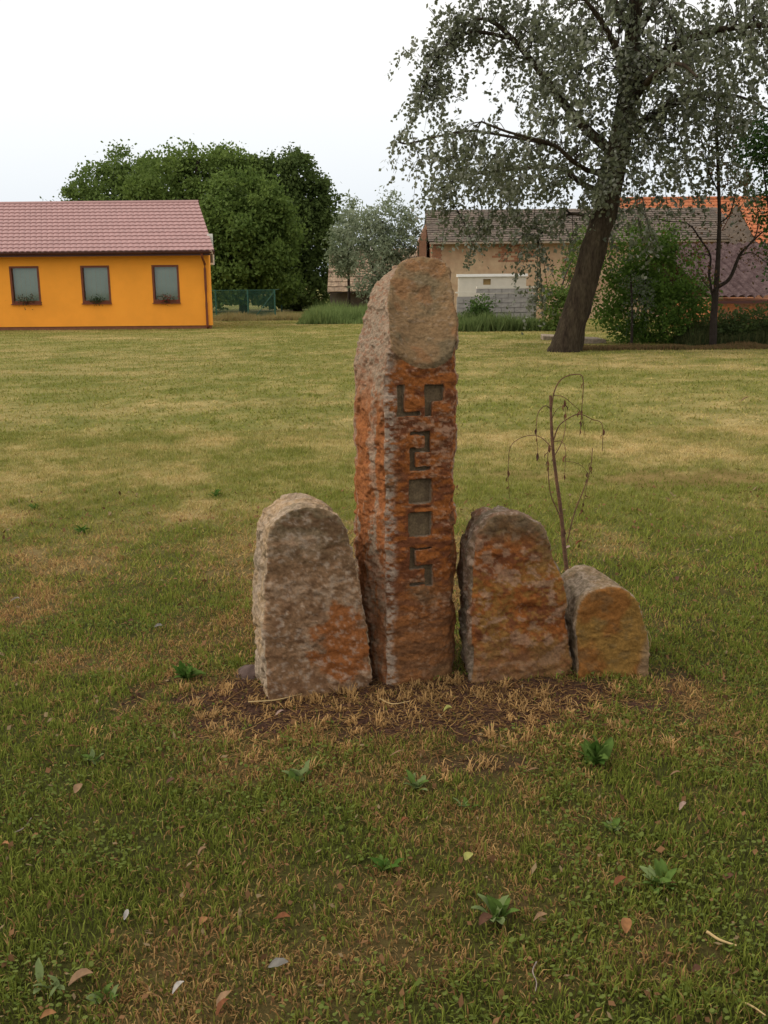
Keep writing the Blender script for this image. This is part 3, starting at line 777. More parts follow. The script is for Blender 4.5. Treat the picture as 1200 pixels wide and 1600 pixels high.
# ================================================================== ORANGE HOUSE
HY = 37.0
hc = gnd(332, 508); 
xr = atY(331, 508, HY)[0]; xl = atY(-260, 512, HY)[0]
eave_z = atY(331, 392, HY-0.5)[2]; ridge_z = atY(314, 316, HY+3.4)[2]
SK = -0.30                                     # plan skew of the gable end
house = empty('orange_house', (xr, HY, 0), 0); tag(house, 'low orange rendered house with pink tiled roof and three brown windows', 'house')
MT['render'] = material('orange_render', (0.97, 0.375, 0.045), 0.85, nscale=.8, namt=0.09, bump=0.004, bscale=60, spec=0.15)
MT['plinth'] = material('plinth', (0.22, 0.09, 0.05), 0.9, nscale=8, namt=0.2)
MT['brown'] = material('brown_paint', (0.17, 0.045, 0.02), 0.5, nscale=10, namt=0.15)
MT['darkbrown'] = material('dark_brown_metal', (0.07, 0.022, 0.018), 0.4, nscale=4, namt=0.1)
MT['roofpink'] = material('pink_roof', (0.33, 0.185, 0.175), 0.6, nscale=1.5, namt=0.10, spec=0.5)
MT['blind'] = material('blind', (0.5, 0.52, 0.43), 0.8, nscale=3, namt=0.08)
MT['white'] = material('white_frame', (0.7, 0.68, 0.62), 0.6, nscale=8, namt=0.05)
L0 = xl-xr
wins = [(16, 62), (127, 172), (238, 280)]
wz0 = atY(259, 473, HY)[2]; wz1 = atY(259, 414, HY)[2]
wx = [(atY(a, 440, HY)[0]-xr, atY(b, 440, HY)[0]-xr) for a, b in wins]
step = wx[1][0]-wx[0][0]
wx = [(wx[0][0]-step, wx[0][1]-step)]+wx
# front wall built round the openings
mb = MB(); cur = L0; T = 0.3
for a, b in wx:
    mb.box((cur, 0, 0.12), (a, T, eave_z)); mb.box((a, 0, 0.12), (b, T, wz0)); mb.box((a, 0, wz1), (b, T, eave_z)); cur = b
mb.box((cur, 0, .12), (0, T, eave_z))
dpt = 7.0
ap = (SK*3.9, 3.9, ridge_z-0.15)
mb.add([(0,T,.12),(SK*dpt, dpt, .12),(SK*dpt, dpt, eave_z),(ap[0]-.02, ap[1], ap[2]-.1),(0,T,eave_z)], [(0,1,2,3,4)])
mb.add([(L0,T,.12),(L0+SK*dpt, dpt, .12),(L0+SK*dpt, dpt, eave_z),(L0+ap[0], ap[1], ap[2]-.1),(L0,T,eave_z)], [(4,3,2,1,0)])
mb.add([(L0+SK*dpt, dpt, .12),(SK*dpt, dpt, .12),(SK*dpt, dpt, eave_z),(L0+SK*dpt, dpt, eave_z)], [(0,1,2,3)])
mb.build('wall', MT['render'], house)
mb = MB().hexa([(L0,0.03,-.3),(-.0,.03,-.3),(SK*dpt,dpt-.02,-.3),(L0+SK*dpt,dpt-.02,-.3),(L0,.03,.12),(-.0,.03,.12),(SK*dpt,dpt-.02,.12),(L0+SK*dpt,dpt-.02,.12)])
mb.build('plinth', MT['plinth'], house)
# metal tile roof: stepped and waved sheet
def tile_roof(x0, x1, ye, ze, yr, zr, sk, name, mat, parent, pitch=0.205, rows=14, amp=0.026, stepd=0.034, cell=0.041):
    nu = int((x1-x0)/cell); us = np.linspace(x0, x1, nu+1)
    vs_ = []
    for k in range(rows): vs_ += [(k+0.0)/rows, (k+0.02)/rows, (k+0.5)/rows, (k+0.98)/rows]
    vs_ = np.array(vs_+[1.0]); ph = (vs_*rows) % 1.0
    ph[-1] = 1
    nrm = np.array([0, -(zr-ze), (yr-ye)]); nrm /= np.linalg.norm(nrm)
    U, Vv = np.meshgrid(us, vs_); PH = np.broadcast_to(ph[:, None], U.shape)
    hgt = amp*np.abs(np.sin(math.pi*U/pitch))**0.7+stepd*(1-PH)*np.where(PH > 0, 1, 0)
    P = np.stack([U+sk*(ye+(yr-ye)*Vv-0), ye+(yr-ye)*Vv, ze+(zr-ze)*Vv], -1)+hgt[..., None]*nrm
    a, b = U.shape; I = np.arange(a-1)[:, None]*b+np.arange(b-1)[None]
    return np_mesh(name, P.reshape(-1, 3), np.stack([I, I+1, I+b+1, I+b], -1).reshape(-1, 4), mat, parent)
rr = tile_roof(L0-.3, .14, -.5, eave_z, 3.45, ridge_z, SK, 'roof', MT['roofpink'], house)
MB().add([(L0-.3-SK*0, 3.45, ridge_z), (.14+SK*3.45, 3.45, ridge_z), (.14+SK*7.4, 7.4, eave_z), (L0-.3, 7.4, eave_z)], [(0,1,2,3)]).build('roof_back', MT['roofpink'], house)
t = Tubes(); t.add([(L0-.3, 3.45, ridge_z), (.16+SK*3.45, 3.45, ridge_z)], .09, 10); t.build('ridge_cap', MT['roofpink'], house)
mb = MB().box((L0-.3, -.47, eave_z-.03), (.12, -0.02, eave_z-.01)); mb.box((L0-.3, -.49, eave_z-.15), (.13, -.46, eave_z-.005)); mb.build('soffit', MT['darkbrown'], house)
mb = MB().hexa([(.10-SK*.5,-.46,eave_z-.14),(.14-SK*.5,-.46,eave_z-.14),(.14+SK*3.45,3.44,ridge_z-.16),(.10+SK*3.45,3.44,ridge_z-.16),(.10-SK*.5,-.46,eave_z),(.14-SK*.5,-.46,eave_z),(.14+SK*3.45,3.44,ridge_z-.01),(.10+SK*3.45,3.44,ridge_z-.01)])
mb.build('verge_board', MT['darkbrown'], house)
# gutter: half round
gx = np.linspace(L0-.3, .2, 2); V = []; n_ = 9
for x in gx:
    for k in range(n_):
        a = math.pi+math.pi*k/(n_-1); V.append((x, -.57+.065*math.cos(a), eave_z-.02+.065*math.sin(a)))
gut = MB().add(V, [(k, k+1, n_+k+1, n_+k) for k in range(n_-1)]).build('gutter', MT['darkbrown'], house)
sm = gut.modifiers.new('s', 'SOLIDIFY'); sm.thickness = 0.006
dx = atY(322, 450, HY)[0]-xr
t = Tubes(); t.add(catmull([(dx, -.57, eave_z-.08), (dx, -.50, eave_z-.22), (dx, -.10, eave_z-.42), (dx, -.07, eave_z-.6), (dx, -.07, .15), (dx+.03, -.16, .05)], 5), .042, 10); t.build('downpipe', MT['brown'], house)
MT['glass'] = bpy.data.materials.new('window_glass'); MT['glass'].use_nodes = True
_n = MT['glass'].node_tree; _n.nodes.clear()
_o = _n.nodes.new('ShaderNodeOutputMaterial'); _m = _n.nodes.new('ShaderNodeMixShader'); _t = _n.nodes.new('ShaderNodeBsdfTransparent'); _g = _n.nodes.new('ShaderNodeBsdfGlossy')
_g.inputs['Roughness'].default_value = 0.05; _t.inputs[0].default_value = (.9, .94, .92, 1); _fr = _n.nodes.new('ShaderNodeFresnel'); _fr.inputs[0].default_value = 1.6
_n.links.new(_fr.outputs[0], _m.inputs[0]); _n.links.new(_t.outputs[0], _m.inputs[1]); _n.links.new(_g.outputs[0], _m.inputs[2]); _n.links.new(_m.outputs[0], _o.inputs[0])
for k, (a, b) in enumerate(wx):
    f = .07
    mb = MB().box((a, -.015, wz0), (a+f, .14, wz1)).box((b-f, -.015, wz0), (b, .14, wz1)).box((a+f, -.015, wz1-f), (b-f, .14, wz1)).box((a+f, -.015, wz0), (b-f, .14, wz0+.1))
    fr = mb.build('window', MT['brown'], house)
    MB().box((a+f, .07, wz0+.1), (b-f, .078, wz1-f)).build('pane', MT['glass'], fr)
    # vertical blind slats seen through the glass: real thin strips
    mb = MB(); m_ = 11; wd = (b-a-2*f)/m_
    for q in range(m_): mb.box((a+f+q*wd+.004, .17+.008*(q % 2), wz0+.1), (a+f+(q+1)*wd+.002, .174+.008*(q % 2), wz1-f))
    mb.build('blind', MT['blind'], fr)
    MB().box((a-.02, -.09, wz0-.035), (b+.02, -.018, wz0-.002)).build('sill', MT['brown'], fr)
for k, (px, s_, cn, lab) in enumerate([(42, 1.3, (.20, .10, .05), 'potted plant with withered brown flowers on the leftmost visible window sill'),
                                 (152, 1.0, (.06, .10, .04), 'green trailing potted plant on the middle window sill'),
                                 (262, 1.0, (.35, .05, .04), 'red flowered potted plant on the sill of the window by the downpipe')]):
    cx = atY(px, 466, HY)[0]; e = empty('window_plant', (cx, HY-.06, wz0)); tag(e, lab, 'potted plant', 'plants on the window sills')
    t = MB(); t.tube([(0, -.02, 0), (0, -.02, .1)], [.045, .06], 10); t.build('pot', MT['darkbrown'], e)
    R = np.random.default_rng(k); n = 160
    C = R.normal(0, 1, (n, 3))*np.array([.15, .045, .085])*s_+np.array([0, -.05, .13])
    D = R.normal(0, 1, (n, 3)); D /= np.linalg.norm(D, axis=1)[:, None]; E = np.cross(D, R.normal(0, 1, (n, 3))); E /= np.linalg.norm(E, axis=1)[:, None]
    V = np.stack([C-D*.03, C-E*.02, C+D*.03, C+E*.02], 1).reshape(-1, 3)
    cc = np.where(R.random((n, 1)) < .45, np.array(cn), np.array([.05, .085, .03]))
    np_mesh('foliage', V, np.arange(n)[:, None]*4+np.arange(4), MT['leaf'], e, np.repeat(cc, 4, 0))
# pale framed box seen beyond the gable corner
bz0 = atY(336, 414, HY+1)[2]; bz1 = atY(336, 366, HY+1)[2]; bx = atY(337, 400, HY+1.0)[0]-xr
vm = MB().box((bx-.22, .6, bz0+.4), (bx-.02, .66, bz1)); vm.box((bx-.42, .6, bz0), (bx+.0, .66, bz0+.07)); vm.box((bx-.05, .6, bz0+.07), (bx+.0, .66, bz0+.4))
vm.build('gable_frame', MT['white'], house)
MB().box((bx-.40, .61, bz0+.075), (bx-.055, .9, bz0+.39)).build('gable_box', material('dark_grey', (.12, .11, .10), .6, nscale=5, namt=.2), house)

# ================================================================== FOLIAGE TOOLS
def cards(C, size, col, asp=0.6, seed=0, flat=0.0, droop=None):
    R = np.random.default_rng(seed); n = len(C)
    D = R.normal(0, 1, (n, 3)); 
    if droop is not None: D = D*0.7+np.array([0, 0, -droop])
    D /= np.linalg.norm(D, axis=1)[:, None]
    E = np.cross(D, R.normal(0, 1, (n, 3))); E /= np.linalg.norm(E, axis=1)[:, None]
    s = (np.asarray(size)*(0.6+0.8*R.random(n)))[:, None]/2
    V = np.stack([C-D*s, C-E*s*asp+D*s*.1, C+D*s, C+E*s*asp+D*s*.1], 1).reshape(-1, 3)
    return V, np.arange(n)[:, None]*4+np.arange(4)[None], np.repeat(col, 4, 0)
def crown_points(lobes, clumps, per, crad, seed, inner=0.25, floor=None):
    """lobes: (centre, radii). clumps on the surface of each lobe, leaves in each clump"""
    R = np.random.default_rng(seed); out = []; shade = []
    wts = np.array([np.prod(r)**(2/3) for _, r in lobes]); wts /= wts.sum()
    for (c, r), wt in zip(lobes, wts):
        m = max(4, int(clumps*wt))
        d = R.normal(0, 1, (m, 3)); d /= np.linalg.norm(d, axis=1)[:, None]
        rad = np.where(R.random(m) < inner, R.uniform(.3, .85, m), R.uniform(.85, 1.06, m))
        cc = np.asarray(c)+d*np.asarray(r)*rad[:, None]
        for q in cc:
            k = int(per*R.uniform(.6, 1.4)); cr = crad*R.uniform(.6, 1.35)
            g_ = R.normal(0, .5, (k, 3)); out.append(q+g_*cr*np.array([1, 1, .8])); shade.append(np.full(k, R.random()))
    P = np.concatenate(out); S = np.concatenate(shade)
    if floor is not None: k = P[:, 2] > floor; P, S = P[k], S[k]
    return P, S
def px_lobes(lst, Y, dr=1.0):
    out = []
    for l in lst:
        px, py, rx, ry = l[:4]; yy = Y+(l[4] if len(l) > 4 else 0)
        c = atY(px, py, yy); s = yy*1.03/F
        out.append((c, (rx*s, rx*s*dr, ry*s)))
    return out
def make_tree(name, label, cat, base_px, Y, lobes, colA, colB, clumps, per, crad, lsz, seed, trunk_r=0.2, group=None, bark='darkbark', dr=0.9, limbs=True, floor=0.1, asp=0.7, inner=.25, droop=None):
    b = atY(base_px, 470, Y); b[2] = 0
    e = empty(name, tuple(b)); tag(e, label, cat, group)
    LB = px_lobes(lobes, Y, dr)
    P, S = crown_points(LB, clumps, per, crad, seed, inner, floor)
    R = np.random.default_rng(seed+1)
    t_ = np.clip(S*0.7+0.3*R.random(len(P)), 0, 1)
    col = mixc(np.broadcast_to(np.array(colA), (len(P), 3)), np.array(colB), t_)
    V, Fq, cc = cards(P-b, lsz, col, asp, seed+2, droop=droop)
    np_mesh('crown', V, Fq, MT['leaf'], e, cc)
    T_ = Tubes()
    top = max(LB, key=lambda q: q[0][2])[0]-b
    T_.add(catmull([(0, 0, -.1), (top[0]*.15, top[1]*.2, top[2]*.35), (top[0]*.5, top[1]*.5, top[2]*.75), tuple(top)], 5), np.linspace(trunk_r, trunk_r*.25, 16), 8, .2, seed)
    if limbs:
        for c_, r_ in LB:
            q = c_-b; s0 = np.array([top[0]*.25, top[1]*.3, top[2]*R.uniform(.25, .5)])
            if q[2] < s0[2]*.6: s0 = np.array([0, 0, .2])
            T_.add(catmull([s0, (s0+q)/2+np.array([0, 0, -.1]), q], 5), np.linspace(trunk_r*.45, trunk_r*.12, 11), 6, .2, seed)
    T_.build('trunk', MT[bark], e)
    return e

# the dense group behind the orange house
gA = 'big dense trees behind the orange house'
make_tree('broadleaf_tree', 'leftmost dense tree, dark, showing just above the orange house ridge', 'tree', 175, 62, [(160,300,45,42),(200,285,52,42,1),(135,330,35,35),(190,340,65,55),(150,400,60,60),(215,420,60,60),(130,300,16,16),(180,270,20,14),(225,262,20,14)], (.085,.13,.03), (.155,.22,.055), 465, 64, .62, .19, 21, .28, gA)
make_tree('broadleaf_tree', 'tallest rounded green tree rising over the orange house roof', 'tree', 300, 59, [(320,275,62,42),(255,290,48,42,1),(365,285,45,45,1),(290,330,75,60),(240,370,60,60,.5),(350,350,50,60,1),(300,420,75,65),(275,262,22,20),(345,258,24,18),(310,250,24,18),(385,268,18,18),(228,300,24,20)], (.09,.14,.03), (.17,.235,.055), 666, 67, .62, .19, 22, .35, gA)
make_tree('broadleaf_tree', 'bushy green tree with domed crown just right of the orange house', 'tree', 380, 54, [(385,325,55,48),(345,370,45,50),(420,370,42,50),(385,410,66,60),(350,440,42,42),(425,440,38,42),(400,300,22,18),(350,318,24,22),(432,335,18,22),(335,365,18,22,-1),(372,350,20,18,-2),(420,400,20,18,-2)], (.08,.13,.027), (.155,.22,.05), 588, 67, .55, .19, 23, .3, gA, floor=.5)
make_tree('broadleaf_tree', 'darker loose topped tree on the right side of the dense group', 'tree', 465, 60, [(450,275,38,34),(425,300,45,42,1),(478,310,36,40),(505,340,22,38),(455,365,60,58),(495,400,36,50),(440,430,60,50),(480,460,42,30),(462,250,14,14),(436,256,16,14),(492,288,14,16),(514,318,12,16),(405,262,14,16)], (.06,.095,.024), (.12,.165,.045), 666, 62, .5, .19, 24, .3, gA)
# silver shrubs in the middle
make_tree('silver_willow', 'silvery grey green tree between the dark trees and the long brown roof', 'tree', 600, 46, [(598,345,42,38),(560,370,34,40,.5),(635,375,32,36),(600,395,45,40),(580,435,24,34),(625,440,40,38)], (.14,.18,.10), (.32,.36,.25), 210, 55, .42, .17, 25, .14, None, asp=.4, inner=.5)
make_tree('silver_willow', 'thin pale pointed tree beside the dark tree edge', 'tree', 545, 48, [(545,335,12,24),(542,370,22,28),(540,405,24,26)], (.13,.17,.09), (.27,.32,.20), 100, 45, .34, .16, 26, .08, None, asp=.4, inner=.5)

# ================================================================== OLD BUILDINGS BEHIND
MT['slate'] = material('old_roof', (0.10, 0.083, 0.07), .95, nscale=1.3, color2=(.16, .125, .10), namt=.35, spec=.1, stretch=(1, 1, 3))
MT['plaster'] = material('old_plaster', (0.50, 0.37, 0.24), .95, nscale=.9, color2=(.42, .27, .17), namt=.15, bump=.01, bscale=12, spec=.1)
MT['brick'] = material('old_brick', (0.36, 0.16, 0.085), .95, nscale=4, color2=(.27, .15, .10), namt=.3, bump=.01, bscale=20, spec=.1)
MT['orangetile'] = material('orange_tile', (0.45, 0.15, 0.065), .95, nscale=4, color2=(.32, .12, .06), namt=.2, spec=.15)
MT['purpletile'] = material('purple_brown_tile', (0.065, 0.042, 0.042), .98, nscale=5, color2=(.115, .08, .078), namt=.35, spec=.03)
MT['block'] = material('grey_block', (0.34, 0.315, 0.29), .95, nscale=6, namt=.2, bump=.01, bscale=30, spec=.1)
MT['concrete'] = material('pale_concrete', (0.62, 0.57, 0.48), .9, nscale=3, namt=.1, spec=.1)
MT['dark'] = material('dark_opening', (0.03, 0.025, 0.02), .9)
# bricks: small, joined (too far to tell apart singly)
def brick_skin(x0, x1, z0, z1, y, bw, bh, name, mat, parent, seed=0, prob=1.0, jit=.008):
    R = np.random.default_rng(seed); mb = MB(); r_ = 0; z = z0
    while z+bh <= z1+1e-6:
        x = x0-(r_ % 2)*bw/2
        while x < x1:
            a, b = max(x, x0), min(x+bw-.012, x1)
            if b-a > .04 and R.random() < prob: mb.box((a, y-.012-R.random()*jit, z+.006), (b, y+.02, z+bh-.006))
            x += bw
        z += bh; r_ += 1
    o = mb.build(name, mat, parent); o['kind'] = 'stuff'; return o
# long low building
BY = 44.0
x0 = atY(674, 400, BY)[0]; x1 = atY(1150, 400, BY)[0]; ez = atY(674, 378, BY)[2]; rz = atY(674, 328, BY+3.6)[2]
lb = empty('long_barn', (x0, BY, 0)); tag(lb, 'long old barn with grey brown roof and pale plaster wall behind the leaning tree', 'building')
W = x1-x0
MB().box((0, 0, -.2), (W, .35, ez)).build('wall', MT['plaster'], lb)
mb = MB().add([(0,.35,-.2),(0,7.2,-.2),(0,7.2,ez),(0,3.6,rz-.1),(0,.35,ez)], [(4,3,2,1,0)]); mb.build('gable_wall', MT['brick'], lb)
brick_skin(2.6, 4.4, 2.4, ez-.1, 0, .27, .09, 'exposed_brick', MT['brick'], lb, 4, .65)
brick_skin(0.02, .45, .5, ez-.05, -.03, .27, .09, 'brick_corner', MT['brick'], lb, 5, 1)
brick_skin(5.6, 6.6, 1.6, 2.6, 0, .27, .09, 'exposed_brick', MT['brick'], lb, 6, .5)
def slab_roof(x0, x1, ye, ze, yr, zr, rows, cols, name, mat, parent, seed=0, th=.02):
    """overlapping flat slates, joined"""
    R = np.random.default_rng(seed); V = []; Fq = []; k = 0
    n = np.array([0, -(zr-ze), yr-ye]); n /= np.linalg.norm(n); e = np.array([0, yr-ye, zr-ze])
    for r in range(rows):
        for c_ in range(cols+1):
            a = x0+(x1-x0)*(c_-.5*(r % 2))/cols; b = a+(x1-x0)/cols-.008
            a = max(a, x0); b = min(b, x1)
            if b-a < .02: continue
            j = R.normal(0, .006); lo = np.array([0, ye, ze])+e*(r/rows)+n*(th+.012+j); hi = np.array([0, ye, ze])+e*((r+1.15)/rows if r < rows-1 else 1)+n*.004
            for q, p in ((a, lo), (b, lo), (b, hi), (a, hi), (a, lo-n*th), (b, lo-n*th)): V.append((q, p[1], p[2]))
            Fq += [(k, k+1, k+2, k+3), (k+4, k+5, k+1, k)]; k += 6
    return np_mesh(name, np.array(V), [np.array(Fq)], mat, parent)
r_ = slab_roof(-.15, W+.2, -.45, ez-.02, 3.6, rz, 15, 52, 'roof', MT['slate'], lb, 3); r_['kind'] = 'stuff'
MB().add([(-.1, -.42, ez-.06), (W, -.42, ez-.06), (W, 3.6, rz-.04), (-.1, 3.6, rz-.04), (W, 7.6, ez), (-.1, 7.6, ez)], [(0,1,2,3), (3,2,4,5)]).build('roof_boarding', MT['slate'], lb)
MB().box((-.1, -.50, ez-.11), (W, -.43, ez-.03)).build('eaves_board', material('weathered_wood', (.30, .24, .18), .9, nscale=6, namt=.3), lb)
# brick lean-to at the barn's left end
xa = atY(655, 400, BY+1.5)[0]-x0
lt = MB().hexa([(xa, 1.5, -.2), (-.16, 1.5, -.2), (-.16, 5, -.2), (xa, 5, -.2), (xa, 1.5, 3.35), (-.16, 1.5, 4.1), (-.16, 5, 4.1), (xa, 5, 3.35)])
lt.build('lean_to', material('pink_brick', (.46, .27, .18), .95, nscale=8, color2=(.38, .20, .13), namt=.2), lb)
# farther building with orange roof
OY = 58.0
a_ = atY(965, 320, OY); b_ = atY(1290, 320, OY); oz1 = atY(980, 312, OY+4)[2]; oz0 = atY(1200, 400, OY-1)[2]
ob = empty('orange_roofed_house', (a_[0], OY, 0)); tag(ob, 'far house of which only the bright orange tiled roof shows over the barn', 'house')
WW = b_[0]-a_[0]
MB().box((0, 0, -.2), (WW, 8, 2.6)).build('wall', MT['plaster'], ob)
tile_roof(-.2, WW+.3, -1, 2.5, 4, oz1, 0, 'roof', MT['orangetile'], ob, .3, 18, .03, .03, .075)
MB().add([(-.2, 4, oz1), (WW+.3, 4, oz1), (WW+.3, 9, 2.5), (-.2, 9, 2.5)], [(0,1,2,3)]).build('roof_back', MT['orangetile'], ob)
t = Tubes(); t.add([(-.2, 4, oz1+.02), (WW+.3, 4, oz1+.02)], .13, 8); t.build('ridge_cap', MT['orangetile'], ob)
# nearer orange roof slope on the right
ny = 40.0; p = atY(1150, 318, ny+3); q = atY(1330, 318, ny+3); lz = atY(1160, 388, ny)[2]
nb = empty('orange_roofed_outbuilding', (p[0], ny, 0)); tag(nb, 'outbuilding with weathered orange tiles above the purple brown roof at right', 'building')
MB().box((0.1, 0.3, -.2), (q[0]-p[0], 5.5, lz+.05)).build('wall', MT['brick'], nb)
tile_roof(0, q[0]-p[0], 0, lz, 3, p[2], 0, 'roof', MT['orangetile'], nb, .22, 12, .025, .03, .055)
MB().add([(0, 3, p[2]), (q[0]-p[0], 3, p[2]), (q[0]-p[0], 6, lz), (0, 6, lz)], [(0,1,2,3)]).build('roof_back', MT['orangetile'], nb)
MB().add([(.02, .1, lz-.3), (.02, 3, lz-.3), (.02, 5.9, lz-.3), (.02, 5.9, lz), (.02, 3, p[2]-.03), (.02, .1, lz)], [(0,1,2,3,4,5)]).build('gable_wall', MT['slate'], nb)
# shed with ribbed purple brown roof
sy = 31.0; p = atY(1112, 470, sy); q = atY(1340, 470, sy); tz = atY(1112, 386, sy+3.2)[2]
sh = empty('brick_shed', (p[0], sy, 0)); tag(sh, 'low orange brick shed with sagging purple brown ribbed roof at the right edge', 'shed')
Wd = q[0]-p[0]
MB().box((.15, .25, -.2), (Wd, 5.8, p[2]-.04)).build('wall', material('shed_render', (.50, .17, .06), .95, nscale=3, color2=(.38, .15, .07), namt=.25), sh)
brick_skin(.16, Wd, .02, p[2]-.06, .25, .27, .085, 'brickwork', MT['brick'], sh, 14, .55)
nu = int(Wd/.035); us = np.linspace(-.05, Wd+.1, nu); vs_ = np.linspace(0, 1, 22)
U, Vv = np.meshgrid(us, vs_)
ht = .13*np.abs(np.sin(math.pi*U/.26))**.4+.02*(1-(Vv*9 % 1))+(fbm(U*2, Vv*8, 0, 3, 8)-.5)*.06
P = np.stack([U-Vv*.9, Vv*3.2, p[2]+(tz-p[2])*Vv+ht], -1); a, b = U.shape; I = np.arange(a-1)[:, None]*b+np.arange(b-1)[None]
np_mesh('roof', P.reshape(-1, 3), np.stack([I, I+1, I+b+1, I+b], -1).reshape(-1, 4), MT['purpletile'], sh)
MB().box((0, -.03, p[2]-.09), (Wd, .05, p[2]-.01)).build('fascia', MT['darkbrown'], sh)
MB().add([(-.9, 3.2, tz), (Wd-.9, 3.2, tz), (Wd-.9, 6, p[2]), (-.9, 6, p[2])], [(0,1,2,3)]).build('roof_back', MT['purpletile'], sh)
# white topped wall and grey block wall
wy = 38.0
a_ = atY(716, 450, wy); b_ = atY(822, 450, wy); tz_ = atY(760, 428, wy)[2]; bz_ = atY(760, 452, wy)[2]
ww_ = empty('pale_wall', (a_[0], wy, 0)); tag(ww_, 'cream garden wall with white coping and a small square opening', 'wall')
Wl = b_[0]-a_[0]; ox = atY(755, 440, wy)[0]-a_[0]; ox2 = atY(767, 440, wy)[0]-a_[0]; oz_a = atY(760, 445, wy)[2]; oz_b = atY(760, 436, wy)[2]
mb = MB().box((0, 0, 0), (ox, .2, tz_-.1)).box((ox2, 0, 0), (Wl, .2, tz_-.1)).box((ox, 0, 0), (ox2, .2, oz_a)).box((ox, 0, oz_b), (ox2, .2, tz_-.1)); mb.build('wall', MT['concrete'], ww_)
MB().box((ox, .1, oz_a), (ox2, .19, oz_b)).build('opening', material('ochre_board', (.35, .24, .10), .9), ww_)
MB().box((-.05, -.06, tz_-.1), (Wl+.05, .26, tz_)).build('coping', material('white_coping', (.82, .80, .76), .8), ww_)
gy = 36.5
a_ = atY(714, 480, gy); b_ = atY(838, 480, gy); tz1 = atY(740, 459, gy)[2]; tz2 = atY(790, 452, gy)[2]
gw = empty('block_wall', (a_[0], gy, 0)); tag(gw, 'grey concrete block wall standing below the cream wall', 'wall')
Wg = b_[0]-a_[0]; xs_ = atY(747, 455, gy)[0]-a_[0]
MB().box((.01, .03, -.2), (Wg-.01, .2, tz1-.1)).build('core', MT['block'], gw)
bh = .17; bw = .46; bmesh_ = None; z = 0.0; r = 0
while z < tz2-.05:
    x = -(r % 2)*bw/2
    while x < Wg-.02:
        a0, b0 = max(x, 0), min(x+bw-.014, Wg)
        if b0-a0 > .1 and (z+bh < tz1 or a0 > xs_-.1):
            if b0-a0 > bw-.02:
                if bmesh_ is None:
                    o = MB().box((0, 0, 0), (bw-.014, .22, bh-.02)).build('block', MT['block'], gw, bevel=.01); bmesh_ = o.data
                else:
                    o = link('block', bmesh_, gw)
                o.location = (a0, random.uniform(-.02, .01), z)
            else:
                o = MB().box((0, 0, 0), (b0-a0, .22, bh-.02)).build('block', MT['block'], gw); o.location = (a0, random.uniform(-.02, .01), z)
        x += bw
    z += bh; r += 1
MB().box((-.02, -.03, z+.002) if False else (xs_-.05, -.03, z), (Wg+.03, .24, z+.055)).build('coping', MT['concrete'], gw)
MB().box((-.04, -.03, z-bh), (xs_-.11, .24, z-bh+.05)).build('coping', MT['concrete'], gw)
# low ruined shed behind the silver tree
ry = 50.0; a_ = atY(515, 455, ry); b_ = atY(668, 455, ry); e1 = atY(560, 456, ry)[2]; r1 = atY(560, 384, ry+3)[2]
rs = empty('ruined_shed', (a_[0], ry, 0)); tag(rs, 'crumbling low shed with patched tan roof half hidden by the silvery tree', 'shed')
Wr = b_[0]-a_[0]
MB().box((0, .3, -.2), (Wr, 5, e1-.03)).build('wall', material('dark_shed_wall', (.12, .10, .085), .95, nscale=3, namt=.3), rs)  # dark grey brown shed wall with random mottling
r_ = slab_roof(-.1, Wr, -.2, e1, 3, r1-.15, 9, 14, 'roof', material('patched_roof', (.34, .25, .17), .95, nscale=1.4, color2=(.17, .115, .08), namt=.4), rs, 9, .03); r_['kind'] = 'stuff'
MB().add([(-.08, -.18, e1-.05), (Wr, -.18, e1-.05), (Wr, 3, r1-.22), (-.08, 3, r1-.22)], [(0,1,2,3)]).build('roof_boarding', MT['slate'], rs)
pw = material('pale_sheet', (.62, .56, .52), .8, nscale=3, namt=.2)
for xa_, xb_ in ((atY(540, 384, ry+2.9)[0]-a_[0], atY(566, 384, ry+2.9)[0]-a_[0]), (atY(572, 387, ry+2.9)[0]-a_[0], atY(602, 387, ry+2.9)[0]-a_[0])):
    MB().hexa([(xa_, 2.55, r1-.34), (xb_, 2.6, r1-.3), (xb_, 3.1, r1-.1), (xa_, 3.1, r1-.1), (xa_, 2.5, r1-.25), (xb_, 2.55, r1-.2), (xb_, 3.1, r1-.0), (xa_, 3.1, r1-.04)]).build('roof_sheet', pw, rs)

# ------------------------------------------------------------------ green mesh fence
fy = 46.0
fen = empty('mesh_fence', tuple(atY(336, 496, fy)*np.array([1, 1, 0]))); tag(fen, 'green wire mesh fence with braced corner post right of the orange house', 'fence')
FB = np.array(fen.location); gm_ = material('green_metal', (.03, .11, .08), .5)
fx = [atY(q, 490, fy)[0]-FB[0] for q in (338, 388, 430)]; fh = atY(430, 453, fy)[2]
for x in fx: MB().tube([(x, 0, -.1), (x, 0, fh+.03)], [.035, .035], 8).build('post', gm_, fen)
MB().tube([(fx[2]-.03, 0, fh-.1), (fx[1]+.35, 0, .15)], [.02, .02], 6).build('brace', gm_, fen)
MB().tube([(fx[0]-1.5, 0, fh), (fx[2], 0, fh)], [.012, .012], 5).build('top_wire', gm_, fen)
V = []; Fq = []; k = 0
def strip(a, b, wd=.0055):
    global k
    a = np.array(a, float); b = np.array(b, float); d = b-a; d /= np.linalg.norm(d); s_ = np.cross(d, [0, 1, 0])*wd
    V.extend([a-s_, b-s_, b+s_, a+s_]); Fq.append((k, k+1, k+2, k+3)); k += 4
x_ = fx[0]-1.5-fh; 
